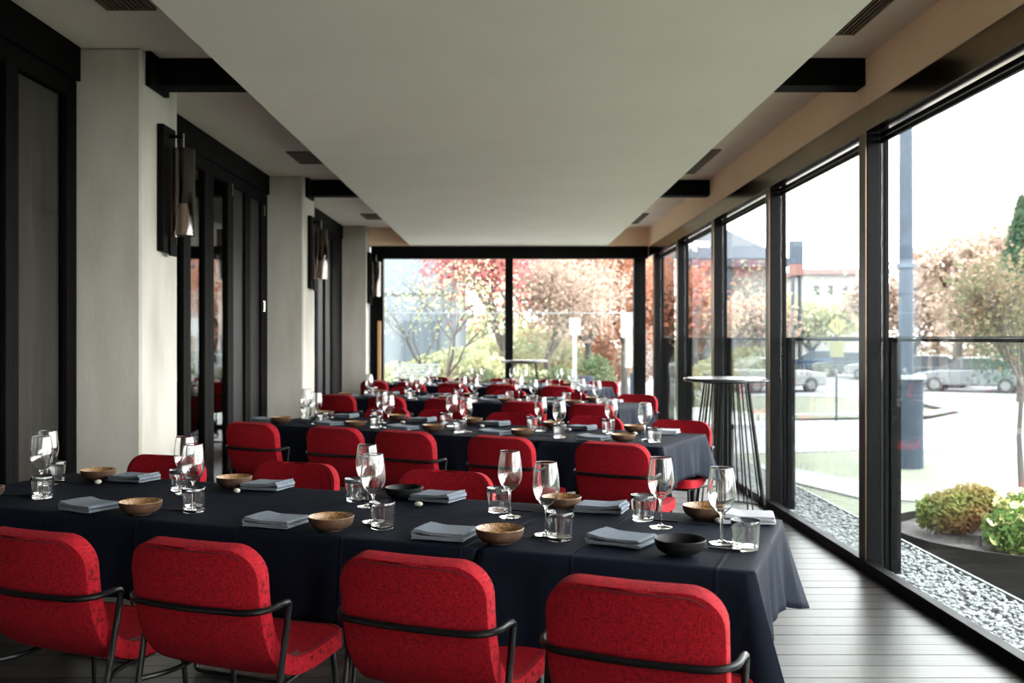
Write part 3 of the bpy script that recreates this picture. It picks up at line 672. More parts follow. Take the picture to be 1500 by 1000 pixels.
MB().box(-.2, .2, -.2, .2, 0, .04).build('base', M['tyre'], cn); MB().lathe([(.14, .04), (.03, .75), (0, .75)], 16).build('cone_body', M['cone'], cn, smooth=True)

# ---- parked cars
def car(px, py, heading, colr, label, scale=1.0):
    p = P(px, py, GZ); m = mat('car_paint', tuple(x * .2 for x in colr), .4, metal=.1, coat=.1)
    c = empty('parked_car', (p.x, p.y, GZ), R(heading), label=label, cat='car', group='cars parked along the street')
    c.scale = (scale,) * 3
    L, Wd = 4.3, .86
    body = [(-2.15, .32), (2.15, .30), (2.17, .62), (2.05, .80), (1.15, .94), (.55, 1.36), (.2, 1.44), (-1.0, 1.44), (-1.7, 1.08), (-2.1, .98), (-2.18, .6)]
    low = [(-2.15, .30), (2.15, .28), (2.17, .62), (2.05, .80), (1.15, .94), (-1.75, 1.02), (-2.1, .98), (-2.18, .6)]
    MB().add([(x, -Wd, z) for x, z in low] + [(x, Wd, z) for x, z in low], [list(range(8)), list(range(8, 16))[::-1]] + [[i, 8 + i, 8 + (i + 1) % 8, (i + 1) % 8] for i in range(8)]).build('body', m, c, bevel=.07, seg=3, smooth=True)
    cab = [(1.2, .93), (.5, 1.38), (-1.05, 1.42), (-1.85, 1.0)]
    MB().add([(x, -Wd + .04, z) if i in (0, 3) else (x, -Wd + .16, z) for i, (x, z) in enumerate(cab)] + [(x, Wd - .04, z) if i in (0, 3) else (x, Wd - .16, z) for i, (x, z) in enumerate(cab)],
             [[0, 1, 2, 3], [7, 6, 5, 4], [0, 4, 5, 1], [1, 5, 6, 2], [2, 6, 7, 3], [3, 7, 4, 0]]).build('glasshouse', M['darkglass'], c, bevel=.03)
    MB().box(-1.08, .5, -.68, .68, 1.39, 1.46).build('roof', m, c, bevel=.03)
    for x_ in (.3, -.75): MB().box(x_ - .04, x_ + .04, -.80, .80, .95, 1.40).build('pillar', m, c)
    for sx_ in (-1.35, 1.35):
        for sy_ in (-.78, .78):
            w_ = MB().tube([(sx_, sy_ - .11, .32), (sx_, sy_ + .11, .32)], .32, 18).build('wheel', M['tyre'], c, smooth=True)
            MB().tube([(sx_, sy_ - .12, .32), (sx_, sy_ + .12, .32)], .19, 12).build('hub_cap', M['galv'], w_)
    for sy_ in (-.62, .62):
        MB().box(2.10, 2.18, sy_ - .14, sy_ + .14, .62, .74).build('headlight', M['signwhite'], c)
        MB().box(-2.19, -2.10, sy_ - .14, sy_ + .14, .70, .86).build('tail_light', M['rooftile'], c)
car(1195, 547, 165, (.06, .20, .50), 'blue parked car seen past the second window pane')
car(1250, 552, 150, (.10, .12, .16), 'dark grey parked car right of the blue one')
car(1130, 574, 20, (.75, .76, .78), 'white car nearest, seen just above the bar table')
car(1040, 560, 5, (.55, .57, .60), 'silver car behind the left side of the bar table')
car(1355, 566, 150, (.10, .12, .15), 'dark parked car just right of the light pole')
car(1425, 574, 145, (.42, .45, .50), 'silver grey parked car at right behind the young tree')
car(1530, 573, 140, (.70, .71, .72), 'white parked car at the right edge of the picture')
car(1300, 556, 155, (.70, .71, .73), 'white parked car left of the light pole')

# ================================================================== FURNITURE
# ---- bar tables
def bar_table(px, d, label):
    b = empty('bar_table', ((px - CX) / F * d, d, 0), label=label, cat='table')
    MB().lathe([(0, 1.03), (.335, 1.03), (.345, 1.036), (.345, 1.052), (.338, 1.058), (0, 1.058)], 64).build('table_top', M['barblack'], b, smooth=True)
    MB().lathe([(.0, 1.015), (.19, 1.015), (.19, 1.029), (0, 1.029)], 32).build('mounting_plate', M['steel'], b, smooth=True)
    ring = [(.31 * math.cos(a / 48 * 6.2832), .31 * math.sin(a / 48 * 6.2832), .008) for a in range(49)]
    MB().tube(ring, .007, 8, caps=False).build('base_ring', M['steel'], b, smooth=True)
    for k in range(9):
        a = (k + .35) / 9 * 6.2832
        for da in (-.075, .075):
            MB().tube([(.175 * math.cos(a + da * 1.2), .175 * math.sin(a + da * 1.2), 1.02), (.31 * math.cos(a + da), .31 * math.sin(a + da), .008)], .0065, 6).build('rod', M['steel'], b, smooth=True)
bar_table(1064, 7.75, 'round black bar table with wire rod legs standing by the windows')
bar_table(768, 13.98, 'far round bar table with wire legs in front of the end window')

# ---- chair
def make_chair():
    root = empty('dining_chair')
    prof = [(0, -.262, .82), (0, -.246, .72), (0, -.225, .62), (0, -.185, .53), (0, -.115, .463), (0, -.03, .438), (0, .08, .440), (0, .215, .455)]
    fine, L = spline(prof, 0); T = L[-1]; hw, th, NX = .212, .056, 14
    S = []
    n1 = 7; rt, rf = .085, .06
    for i in range(n1 + 1): S.append(rt * (1 - math.cos(i / n1 * math.pi / 2)))
    for i in range(1, 25): S.append(rt + (T - rt - rf) * i / 24)
    for i in range(1, n1 + 1): S.append(T - rf * (1 - math.sin(i / n1 * math.pi / 2)))
    def half(s):
        if s < rt: return hw - rt + math.sqrt(max(rt * rt - (rt - s) ** 2, 0))
        if s > T - rf: return hw - rf + math.sqrt(max(rf * rf - (s - T + rf) ** 2, 0))
        return hw
    A, B, sec = [], [], []
    for s in S:
        c, t = at_len(fine, L, s); n = Vector((0, -t.z, t.y)); n = n if n.z > 0 or n.y > 0 else -n
        n = Vector((0, -t.z, t.y)).normalized()
        if n.y < 0 and c.z > .5: n = -n
        if c.z <= .5 and n.z < 0: n = -n
        w_ = half(s); bk = min(max((.5 - s / T) * 2.4, 0), 1)
        ra, rb = [], []
        for j in range(NX + 1):
            u = -1 + 2 * j / NX; x = w_ * u; cc = Vector((x, c.y + bk * .020 * (x / hw) ** 2, c.z + (1 - bk) * .006 * (x / hw) ** 2))
            e = 1 - .10 * abs(x / hw) ** 4
            ra.append(cc + n * th / 2 * e); rb.append(cc - n * th / 2 * e)
        A.append(ra); B.append(rb)
    K = 19
    def part(i0, i1, capa, capb, name):
        vs = []; n = i1 - i0 + 1; w = NX + 1
        for i in range(i0, i1 + 1): vs += A[i]
        for i in range(i0, i1 + 1): vs += B[i]
        o_ = n * w; fs = []
        for i in range(n - 1):
            for j in range(NX):
                a = i * w + j; fs.append([a, a + 1, a + w + 1, a + w]); fs.append([o_ + a, o_ + a + w, o_ + a + w + 1, o_ + a + 1])
            fs.append([i * w, i * w + w, o_ + i * w + w, o_ + i * w]); a = i * w + NX; fs.append([a, o_ + a, o_ + a + w, a + w])
        if capa:
            for j in range(NX): fs.append([j, o_ + j, o_ + j + 1, j + 1])
        if capb:
            for j in range(NX): a = (n - 1) * w + j; fs.append([a, a + 1, o_ + a + 1, o_ + a])
        o = mesh(name, vs, fs, M['red'], root, smooth=True)
        bm = bmesh.new(); bm.from_mesh(o.data); bmesh.ops.recalc_face_normals(bm, faces=bm.faces); bm.to_mesh(o.data); bm.free()
        b = o.modifiers.new('bevel', 'BEVEL'); b.width = .012; b.segments = 3; b.limit_method = 'ANGLE'; b.angle_limit = R(50)
        pm = MB()
        for G_, sg in ((A, 1), (B, -1)):
            left = [G_[i][0] for i in range(i0, i1 + 1)]; right = [G_[i][NX] for i in range(i0, i1 + 1)]
            if capa: path = left[::-1] + G_[i0][1:NX] + right
            elif capb: path = left + G_[i1][1:NX] + right[::-1]
            # pull in a little over the face and lift onto its surface
            out = []
            for p in path:
                q = p.copy(); q.x *= 1 - .0135 / hw; out.append(q)
            mid = []
            for q in out: mid.append(q)
            if capa: mid = [q - Vector((0, 0, .010)) if q.z > .79 else q for q in mid]
            if capb: mid = [q - Vector((0, .010, 0)) if q.y > .19 else q for q in mid]
            pm.tube(mid, .0013, 5)
        pm.build('piping', M['redseam'], o, smooth=True)
        return o
    part(0, K, True, False, 'backrest')
    st = part(K, len(S) - 1, False, True, 'seat')
    MB().box(.180, .184, -.065, -.02, .470, .476).add([(.2, 0, 0)], []).build('sewn_tag', M['signblack'], st)
    rt_ = .0092; steel = M['steel']
    arm = round_path([(-.236, -.172, .657), (-.232, -.228, .653), (-.19, -.272, .65), (0, -.283, .648), (.19, -.272, .65), (.232, -.228, .653), (.236, -.172, .657)], .06, 8)
    leg_top = .605
    for s_ in (-1, 1):
        path = round_path([(s_ * .2355, -.178, .6567), (s_ * .239, -.148, .657), (s_ * .238, -.158, .60), (s_ * .228, -.285, .006)], .028, 6)
        MB().tube(path, rt_, 10).build('leg', steel, root, smooth=True)
    MB().tube(arm[:-1] if False else arm, rt_, 10).build('armrest', steel, root, smooth=True)
    uf = round_path([(-.185, .165, .418), (-.205, .20, .011), (.205, .20, .011), (.185, .165, .418)], .035, 6)
    # front legs joined by a bar along the floor
    h = len(uf) // 2
    for s_ in (-1, 1):
        MB().tube(round_path([(s_ * .185, .165, .418), (s_ * .205, .20, .011), (s_ * .15, .20, .010)], .04, 6), .0085, 10).build('leg', steel, root, smooth=True)
    MB().tube([(-.152, .20, .010), (.152, .20, .010)], .0085, 10).build('floor_bar', steel, root, smooth=True)
    MB().tube(round_path([(-.234, -.199, .40), (-.185, -.12, .404), (-.185, .165, .416), (.185, .165, .416), (.185, -.12, .404), (.234, -.199, .40)], .05, 6), .008, 8).build('seat_frame', steel, root, smooth=True)
    return root

# ---- table things
def lathe_obj(name, prof, m, n=40):
    o = MB().lathe(prof, n).build(name, m, None, smooth=True, sharp=60); return o
WINE = [(0, 0), (.038, 0), (.0385, .0015), (.036, .003), (.02, .005), (.007, .010), (.0042, .018), (.0036, .05), (.0040, .080), (.0075, .090), (.020, .100), (.033, .116), (.041, .136), (.0435, .152), (.0425, .172), (.0395, .20), (.0345, .232),
        (.0335, .2325), (.0383, .20), (.0413, .172), (.0423, .152), (.0398, .1365), (.0318, .118), (.019, .1025), (.007, .095), (0, .0935)]
TUMB = [(0, .001), (.033, 0), (.0365, .003), (.0375, .01), (.0432, .088), (.0426, .0895), (.0418, .088), (.0358, .014), (.030, .0115), (0, .011)]
def make_bowl(black):
    root = empty('black_bowl' if black else 'brown_bowl')
    outer = [(0, .004), (.027, .004), (.029, 0), (.036, 0), (.037, .004), (.054, .009), (.066, .018), (.0725, .030), (.0745, .046)]
    MB().lathe(outer, 48).build('bowl_body', M['blackclay'] if black else M['clay'], root, smooth=True, sharp=60)
    inner = [(.0745, .046), (.0733, .0475), (.0717, .046), (.0695, .032), (.063, .021), (.050, .0135), (.030, .009), (0, .008)]
    MB().lathe(inner, 48).build('bowl_interior', M['blackclay'] if black else M['clayin'], root, smooth=True, sharp=60)
    return root
def make_napkin(m, seed=1):
    # one folded cloth: a flat S-shaped ribbon swept over its depth
    r_ = random.Random(seed); w, t = .168, .0050; z = t; path = []; x0, x1 = -w / 2, w / 2
    NL = 4; gaps = (.0006, .0042, .0006, 0)
    for k in range(NL):
        gap = gaps[k]
        xs = (x0 + .006 * (k % 2), x1 - .004 * k * .5) if k % 2 == 0 else (x1 - .004 * k * .5, x0 + .008)
        for i in range(9):
            q = i / 8; x = xs[0] + (xs[1] - xs[0]) * q; path.append((x, z + .0012 * math.sin(q * 3.14 + k)))
        if k < NL - 1:
            e = xs[1]; s_ = 1 if k % 2 == 0 else -1
            for i in range(1, 6):
                a = i / 6 * math.pi; path.append((e + s_ * math.sin(a) * (t + gap) * .9, z + (1 - math.cos(a)) * (t + gap) / 2))
            z += t + gap
    pts = [Vector((p[0], 0, p[1])) for p in path]; n = len(pts); ND = 8; vs, fs = [], []; D = .125
    for j in range(ND + 1):
        v = -D / 2 + D * j / ND
        for side in (1, -1):
            for i in range(n):
                a = pts[max(i - 1, 0)]; b = pts[min(i + 1, n - 1)]; tg = (b - a).normalized(); nn = Vector((-tg.z, 0, tg.x))
                q = pts[i] + nn * side * t / 2
                sk = .10 * v; lift = .0022 * noise.noise(Vector((q.x * 16, v * 16, q.z * 50 + seed)))
                vs.append((q.x + sk, v + .004 * math.sin(i * .21 + seed) * (abs(v) > .05), max(q.z * (1 + .28 * math.exp(-((q.x - x0 - .01) / .03) ** 2)) + lift, .0002)))
    row_ = 2 * n
    for j in range(ND):
        for i in range(n - 1):
            a = j * row_ + i; fs.append([a, a + 1, a + row_ + 1, a + row_]); a += n; fs.append([a, a + row_, a + row_ + 1, a + 1])
        for i in (0, n - 1):
            a = j * row_ + i; fs.append([a, a + row_, a + row_ + n, a + n] if i == 0 else [a, a + n, a + row_ + n, a + row_])
    for j in (0, ND):
        for i in range(n - 1):
            a = j * row_ + i; fs.append([a, a + n, a + n + 1, a + 1] if j == 0 else [a, a + 1, a + n + 1, a + n])
    o = mesh('folded_napkin', vs, fs, m, smooth=True); bm = bmesh.new(); bm.from_mesh(o.data); bmesh.ops.recalc_face_normals(bm, faces=bm.faces)
    for e in bm.edges:
        if len(e.link_faces) == 2 and e.calc_face_angle(0) > R(50): e.smooth = False
    bm.to_mesh(o.data); bm.free(); return o
def make_knife():
    root = empty('table_knife')
    MB().prism([(-.105, -.004), (-.10, -.0065), (-.01, -.0045), (-.01, .0045), (-.10, .0065), (-.105, .004)], .001, .0065).build('handle', M['cutlery'], root, bevel=.0015)
    MB().prism([(-.01, -.004), (.03, -.005), (.09, -.009), (.105, -.004), (.10, .003), (-.01, .004)], .0025, .004).build('blade', M['cutlery'], root)
    return root
def make_pebble():
    bm = bmesh.new(); bmesh.ops.create_icosphere(bm, subdivisions=3, radius=1)
    me = bpy.data.meshes.new('white_pebble')
    for v in bm.verts:
        k = 1 + .08 * noise.noise(v.co * 1.5); v.co = Vector((v.co.x * .0175 * k, v.co.y * .0125 * k, (v.co.z * .0095 * k) + .0098))
    bm.to_mesh(me); bm.free(); me.materials.append(M['stonew']); me.polygons.foreach_set('use_smooth', [True] * len(me.polygons))
    o = bpy.data.objects.new('white_pebble', me); COL.objects.link(o); return o

def make_glass(kind):
    root = empty('wine_glass' if kind == 'wine' else 'water_tumbler')
    def fine(p, n=5):
        c = [Vector((a, b, 0)) for a, b in p]; c = [c[0] * 2 - c[1]] + c + [c[-1] * 2 - c[-2]]; out = []
        for i in range(1, len(c) - 2):
            for k in range(n):
                t = k / n; a, b, d, e = c[i - 1], c[i], c[i + 1], c[i + 2]
                q = .5 * (2 * b + (d - a) * t + (2 * a - 5 * b + 4 * d - e) * t * t + (3 * b - a - 3 * d + e) * t ** 3); out.append((max(q.x, 0), q.y))
        return out + [p[-1]]
    if kind == 'wine':
        MB().lathe([(0, 0)] + fine([(.038, 0), (.0385, .0015), (.036, .003), (.02, .005), (.007, .010), (.0042, .018), (.0036, .05), (.0040, .080), (.0070, .090), (.011, .0935)], 3) + [(0, .0945)], 32).build('stem', M['glass'], root, smooth=True, sharp=70)
        MB().lathe(fine([(.0112, .0938), (.020, .100), (.033, .116), (.041, .136), (.0435, .152), (.0425, .172), (.0395, .20), (.0345, .232)], 8) + [(.0342, .2325)] + [(max(a - .0009, 0), b + (.0006 if b < .11 else 0)) for a, b in fine([(.0112, .0938), (.020, .100), (.033, .116), (.041, .136), (.0435, .152), (.0425, .172), (.0395, .20), (.0345, .2315)], 8)[::-1]] + [(0, .0950)], 56).build('glass_bowl', M['glass'], root, smooth=True, sharp=80)
    else:
        MB().lathe([(0, .0005), (.033, 0), (.0365, .003), (.0373, .010), (.036, .0125), (0, .0115)], 36).build('glass_base', M['glass'], root, smooth=True, sharp=50)
        MB().lathe([(.0374, .0105), (.0385, .024), (.0402, .05), (.0418, .07), (.0432, .088), (.0428, .0888), (.0420, .088), (.0406, .07), (.0390, .05), (.0373, .024), (.0362, .0128)], 56).build('cup', M['glass'], root, smooth=True, sharp=60)
    return root
protos = dict(chair=make_chair(), wine=make_glass('wine'), tumbler=make_glass('tumbler'),
              bowl=make_bowl(False), black=make_bowl(True), napkin=make_napkin(M['napkin'], 1), napkin2=make_napkin(M['napkin'], 9), pale=make_napkin(M['napkin_pale'], 4), knife=make_knife(), pebble=make_pebble())
bpy.context.view_layer.update(); index_kids()
used = set()
def put(kind, loc, rz, label, cat, group, scale=None):
    pr = protos[kind]
    if kind in used: o = copy_tree(pr)
    else: o = pr; used.add(kind)
    o.location = loc; o.rotation_euler = (0, 0, rz); tag(o, label, cat, group)
    if scale: o.scale = scale
    return o

# ---- tables and cloths
ROWS = [  # near right corner, angle, width, length, length of the end table
    dict(c=P(1104, 839, .75), a=R(21.2), w=.80, L=3.2, e=.80, name='front table', short='front'),
    dict(c=P(969, 655.5, .75), a=R(28.5), w=.86, L=3.2, e=.80, name='second table', short='second'),
    dict(c=P(904.5, 598.5, .75), a=R(29.5), w=.82, L=3.2, e=.80, name='third table', short='third'),
    dict(c=P(858, 571.5, .75), a=R(29.5), w=.80, L=3.2, e=.80, name='rearmost table', short='rearmost'),
]
def frame(rw):
    u = Vector((-math.cos(rw['a']), math.sin(rw['a']), 0)); v = Vector((math.sin(rw['a']), math.cos(rw['a']), 0)); return u, v
def to_local(rw, p):
    u, v = frame(rw); d = Vector((p.x, p.y, 0)) - Vector((rw['c'].x, rw['c'].y, 0)); return d.dot(u), d.dot(v)
def to_world(rw, a, b, z=.7525):
    u, v = frame(rw); p = Vector((rw['c'].x, rw['c'].y, 0)) + u * a + v * b; return Vector((p.x, p.y, z))
def drape(w, l, drop, z, corners, open_side=None, seed=0, dip=.11):
    """cloth over a table w (x) by l... local origin at the corner; x runs 0..l along the row, y 0..w across"""
    r_ = random.Random(seed); vs, fs = [], []
    # perimeter points, counter-clockwise from (0,0)
    per = []; sides = [((0, 0), (l, 0), (0, -1), 0), ((l, 0), (l, w), (1, 0), 1), ((l, w), (0, w), (0, 1), 2), ((0, w), (0, 0), (-1, 0), 3)]
    for (a, b, nrm, sid) in sides:
        LL = math.dist(a, b); n = max(int(LL / .025), 8)
        for i in range(n):
            t = i / n; per.append((a[0] + (b[0] - a[0]) * t, a[1] + (b[1] - a[1]) * t, nrm, sid, LL * t, LL))
    NP = len(per); NJ = 12; base = []
    ph = [r_.uniform(0, 6.28) for _ in range(6)]
    def hang(i, j):
        x, y, nrm, sid, s, LL = per[i]
        if sid == open_side: drop_ = .0
        d0, d1 = s, LL - s; cor0, cor1 = corners[sid], corners[(sid + 1) % 4]
        g0 = math.exp(-(d0 / .10) ** 2) * cor0; g1 = math.exp(-(d1 / .10) ** 2) * cor1
        n0 = math.exp(-(d0 / .035) ** 1.3) * cor0; n1 = math.exp(-(d1 / .035) ** 1.3) * cor1
        q = max(j - 1, 0) / (NJ - 1) * .985 + .015 if j else 0; ln = drop + (.06 * min((LL - s if part_ == 'end' else 1) / .45, 1) if sid == 0 else 0) + dip * (math.exp(-(d0 / .14)) * cor0 + math.exp(-(d1 / .14)) * cor1)
        ox, oy = nrm
        tx_, ty_ = (1, 0) if sid == 0 else (0, 1) if sid == 1 else (-1, 0) if sid == 2 else (0, -1)
        fold = .010 * math.sin(s * 17 + ph[sid]) + .006 * math.sin(s * 41 + ph[sid + 1])
        fold *= (1 - max(n0, n1)) * q
        fl_ = .006 + q ** 1.1 * (.016 + .085 * max(n0, n1) - .012 * (g0 - n0) - .012 * (g1 - n1)) + fold
        tang = q ** 1.1 * .085 * (n1 - n0)
        X_ = x + ox * fl_ + tx_ * tang; Y_ = y + oy * fl_ + ty_ * tang
        Zz = z - ln * q + (.0 if j else 0)
        if j == 1: Zz = z - .0045; X_, Y_ = x + ox * .0045, y + oy * .0045
        if sid == open_side: X_, Y_, Zz = x - ox * .0, y, z - .0005 * j
        return (X_, Y_, Zz)
    for j in range(NJ + 1):
        for i in range(NP):
            if j == 0: vs.append((per[i][0], per[i][1], z))
            else: vs.append(hang(i, j))
    for j in range(NJ):
        for i in range(NP):
            if per[i][3] == open_side: continue
            k = (i + 1) % NP; fs.append([j * NP + i, j * NP + k, (j + 1) * NP + k, (j + 1) * NP + i])
    # top: inner grid is a fan of strips between first side and third side
    c = len(vs); nx = max(int(l / .025), 8); ny = max(int(w / .025), 8)
    for i in range(nx + 1):
        for k in range(ny + 1):
            x = l * i / nx; y = w * k / ny; ed = min(x, l - x, y, w - y)
            vs.append((x, y, z + .0008 * noise.noise(Vector((x * 6, y * 6, seed))) * min(ed / .05, 1)))
    for i in range(nx):
        for k in range(ny): a = c + i * (ny + 1) + k; fs.append([a, a + ny + 1, a + ny + 2, a + 1])
    return vs, fs
for ri, rw in enumerate(ROWS):
    # frame axes: local x = along the row away from the windows (u), local y = v ; build a right-handed frame by mirroring
    c = rw['c']; Lm, e, W = rw['L'], rw['e'], rw['w']
    for part_, a0, a1 in (('end', 0, e), ('long', e, Lm)):
        org = to_world(rw, a1 - .0, 0, 0)     # rotated frame: x runs back towards the window end
        t = empty('dining_table', org, -rw['a'], label='%s dining table under black cloth, %s section' % ({'front': 'front row', 'second': 'second row', 'third': 'third row', 'rearmost': 'rearmost row'}[rw['short']], 'square window-end' if part_ == 'end' else 'long left'),
                  cat='table', group='dining tables in rows')
        l = a1 - a0
        MB().box(.004, l - .004, .004, W - .004, .715, .745).build('table_top', M['blackpaint'], t, bevel=.003)
        for x_ in (.07, l - .07):
            for y_ in (.07, W - .07): MB().box(x_ - .02, x_ + .02, y_ - .02, y_ + .02, 0, .714).build('leg', M['steel'], t, bevel=.003)
        MB().box(.09, l - .09, .065, .075, .66, .71).box(.09, l - .09, W - .075, W - .065, .66, .71).build('apron', M['steel'], t)
        if part_ == 'end': vs, fs = drape(W, l, .215, .7505, (.9, 1, 1, .3), None if False else 3, ri * 7 + 1)
        else: vs, fs = drape(W, l, .215, .7485, (1, .0, .0, 1), 1, ri * 7 + 2)
        o = mesh('tablecloth', vs, fs, M['cloth'], smooth=True); bm = bmesh.new(); bm.from_mesh(o.data)
        bmesh.ops.remove_doubles(bm, verts=bm.verts, dist=.0003); bmesh.ops.recalc_face_normals(bm, faces=bm.faces); bm.to_mesh(o.data); bm.free()
        o.location = org; o.rotation_euler = (0, 0, -rw['a']); md = o.modifiers.new('thick', 'SOLIDIFY'); md.thickness = .0012; md.offset = 1
        tag(o, 'navy black tablecloth draped over the %s of the %s row' % ('window end' if part_ == 'end' else 'long left part', rw['short']), 'tablecloth', 'navy black tablecloths')

# ---- settings: (kind, px, py) of each thing where it touches the cloth, seats counted from the windows
S1 = dict(near=[dict(n=(909, 796), k=(996, 812), w=(1057, 795), t=(1092, 805)), dict(n=(652, 787), b=(732, 795), w=(800, 783), t=(818, 790)),
                dict(n=(404, 769), b=(480, 777), w=(547, 763), t=(560, 773)), dict(n=(128, 747), b=(201, 753), w=(283, 740), t=(284, 749)),
                dict(b=(-24, 730), w=(61, 722), t=(62, 729))],
          far=[dict(p=(1098, 760), b=(1034, 757), w=(968, 772), t=(942, 762), o=(1053, 766)), dict(n=(883, 748), b=(828, 742), w=(747, 757), t=(730, 749), o=(835, 758)),
               dict(n=(651, 729), k=(594, 729), w=(538, 741), t=(521, 733), o=(613, 741)), dict(n=(398, 714), b=(343, 713), w=(271, 722), t=(266, 719), o=(347, 721)),
               dict(n=(197, 704), b=(144, 702), w=(70, 709), t=(80, 705), o=(144, 708))])
S2 = dict(near=[dict(n=(871, 644), b=(913, 647), w=(945, 645), t=(959, 648)), dict(n=(732, 635), b=(768.5, 638), w=(812, 641), t=(820, 641)),
                dict(n=(601, 627.5), b=(635, 631.5), w=(671, 634), t=(677.5, 633)), dict(n=(490, 622), b=(521.6, 626), w=(561, 627), t=(563, 626)),
                dict(n=(394.5, 617.5), b=(418.3, 618.5), w=(456, 621), t=(467, 620.5))],
          far=[dict(p=(985, 632), b=(934, 632), w=(895.5, 635), t=(892, 633.5), o=(929, 637)), dict(n=(858, 627.5), b=(822, 625), w=(790, 631), t=(778, 629), o=(833.6, 631)),
               dict(n=(732, 621.5), b=(699, 620), w=(661, 624), t=(653, 622), o=(704, 625.5)), dict(n=(620, 617), b=(589, 615), w=(549, 620), t=(543, 618), o=(589, 619.5)),
               dict(n=(519, 610), b=(487, 609), w=(447, 613), t=(444, 612), o=(488, 612.5))])
S3 = dict(near=[dict(n=(815, 592), b=(843, 593), w=(873, 594), t=(879, 595)), dict(n=(723, 588), b=(747, 589), w=(776, 591), t=(781, 590.4)),
                dict(n=(634, 584.6), b=(657, 586), w=(686, 588), t=(691.5, 588)), dict(n=(549, 582), b=(573, 583), w=(603, 585), t=(608, 583.5)),
                dict(n=(482, 580), b=(502, 581), w=(531, 582), t=(537, 582))],
          far=[dict(p=(906, 588), b=(878, 587), w=(853, 589), t=(843, 586), o=(880, 590)), dict(n=(819, 585), b=(798.6, 582.5), w=(768, 585), t=(761.5, 583), o=(799, 586.5)),
               dict(n=(733.5, 582), b=(709, 580), w=(678, 583), t=(671, 582), o=(710, 583)), dict(n=(654, 579.5), k=(630, 578), w=(600, 580.5), t=(597, 580), o=(633, 581)),
               dict(n=(577, 577), b=(557, 575.5), w=(525, 578), t=(521, 578), o=(556, 578))])
ORD = ('window-end', 'second', 'third', 'fourth', 'last')
info = dict(n=('napkin', 'folded grey linen napkin', 'napkin', 'folded napkins'), p=('pale', 'folded pale grey napkin', 'napkin', 'folded napkins'),
            b=('bowl', 'brown stoneware bowl', 'bowl', 'stoneware bowls'), k=('black', 'matte black bowl', 'bowl', 'stoneware bowls'),
            w=('wine', 'clear stemmed wine glass', 'wine glass', 'stemmed wine glasses'), t=('tumbler', 'clear straight water tumbler', 'tumbler', 'water tumblers'),
            o=('pebble', 'small white pebble rest', 'pebble', 'white pebbles'), f=('knife', 'black table knife', 'knife', 'black knives'))
SHIFT = Vector((ROWS[3]['c'].x - ROWS[2]['c'].x, ROWS[3]['c'].y - ROWS[2]['c'].y, 0))
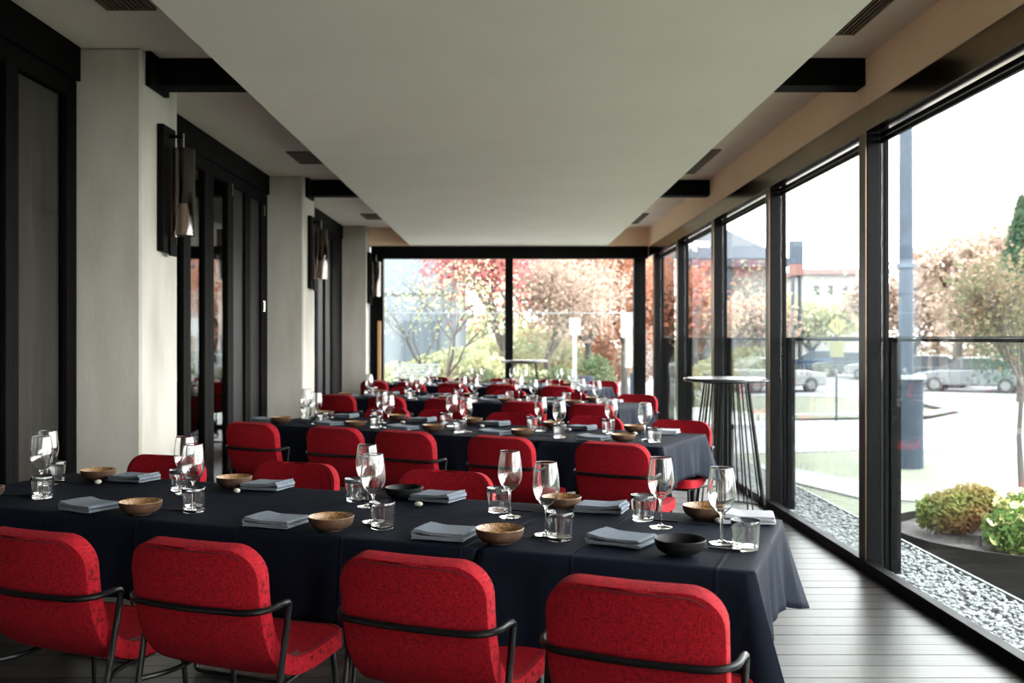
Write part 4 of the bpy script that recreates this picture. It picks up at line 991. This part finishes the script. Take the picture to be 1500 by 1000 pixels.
for ri, (rw, ST) in enumerate(zip(ROWS, (S1, S2, S3, S3))):
    for side in ('near', 'far'):
        for si, st in enumerate(ST[side]):
            where = '%s place from the windows, %s side of the %s row' % (ORD[si] if si else 'first', side, rw['short'])
            pos = {}
            for k, (px, py) in st.items():
                p = P(px, py, .7525)
                if ri == 3: p += SHIFT
                a, b = to_local(rw, p); m_ = {'n': .075, 'p': .08, 'b': .085, 'k': .085, 'w': .045, 't': .045, 'o': .03}[k]
                if ri >= 1:   # small pixel errors grow with distance: settle each kind on its own line across the table
                    tgt = {'n': .13, 'p': .13, 'b': .14, 'k': .14, 'w': .28, 't': .215, 'o': .24}[k]
                    if side == 'far': tgt = W_ - tgt if False else rw['w'] - tgt
                    b = tgt + max(-.03, min(.03, b - tgt))
                b = max(m_, min(rw['w'] - m_, b)); a = max(m_ + .01, min(rw['L'] - .03, a)); pos[k] = (a, b)
            bk = pos.get('b') or pos.get('k')
            # keep the two glasses of a place from touching
            if 'w' in pos and 't' in pos:
                dx, dy = pos['t'][0] - pos['w'][0], pos['t'][1] - pos['w'][1]; dd = math.hypot(dx, dy)
                if dd < .086:
                    if dd < 1e-4: dx, dy, dd = 0, -1, 1
                    pos['t'] = (pos['w'][0] + dx / dd * .088, pos['w'][1] + dy / dd * .088)
            if 'o' in pos:
                dx, dy = pos['o'][0] - bk[0], pos['o'][1] - bk[1]; dd = math.hypot(dx, dy) or 1
                if dd < .085: pos['o'] = (bk[0] + dx / dd * .088, bk[1] + dy / dd * .088)
            pos['f'] = (bk[0] + (-.055 if side == 'near' else .06), bk[1] + (.105 if side == 'near' else -.105))
            for k, (a, b) in pos.items():
                kind, lab, cat, grp = info[k]
                if kind == 'napkin' and rnd.random() < .5: kind = 'napkin2'
                onend = a < rw['e']
                z = .7525 if onend else .7505
                if k == 'n' or k == 'p': z = .7530
                if abs(a - rw['e']) < .11: z = .7525
                base = -rw['a'] + (math.pi if side == 'far' and k in 'nf' else 0)
                if k == 'f': base = -rw['a'] + (math.pi if side == 'near' else 0)
                jit = rnd.uniform(-.12, .12) if k in 'npf' else rnd.uniform(0, 6)
                if k == 'p': base = -rw['a']; jit = .25
                if k == 'f': jit = rnd.uniform(-.08, .08)
                put(kind, to_world(rw, a, b, z), base + jit, '%s, %s' % (lab, where), cat, '%s' % grp)

# ---- chairs: pixel of the middle of each back's top edge
CH = [dict(near=[(925, 852), (600, 815), (280, 793), (40, 778)], far=[(651, 689), (435, 676), (250, 665)]),
      dict(near=[(865, 655), (722, 640), (587, 631), (462, 628), (357, 619)], far=[(998, 614.5), (875, 608.8), (751, 604), (642, 600.5), (554, 598)]),
      dict(near=[(848, 593.7), (737, 590.7), (632, 584.8), (530, 583), (458, 580)], far=[(919, 579), (830, 574.5), (743, 571.6), (656, 569.5), (581, 567.5)]),
      dict(near=[(786, 567.5), (711, 564.4), (637, 562.3), (573, 560.7), (525, 558.7)], far=[(877, 558), (805, 556), (735, 554), (685, 552.6), (634, 552)])]
for ri, (rw, cc) in enumerate(zip(ROWS, CH)):
    for side in ('near', 'far'):
        for i, (px, py) in enumerate(cc[side]):
            p = P(px, py, .825); a, b = to_local(rw, p)
            if ri >= 1:
                tgt = -.43 if side == 'near' else rw['w'] + .27
                b = tgt + max(-.09, min(.09, b - tgt))
            if ri == 0 and side == 'far': b = max(b, rw['w'] + .25)
            rz = -rw['a'] + (math.pi if side == 'far' else 0) + rnd.uniform(-.03, .03)
            off = Vector((math.sin(-rz), math.cos(-rz), 0)) * .262
            q = to_world(rw, a, b, 0); q = Vector((q.x, q.y, 0)) + off
            ordn = ('nearest the windows', 'second from the windows', 'third from the windows', 'fourth from the windows', 'fifth from the windows')[i]
            put('chair', q, rz, 'red fabric armchair on the %s side of the %s row, %s' % (side, rw['short'], ordn), 'chair', 'red chairs at the table rows')
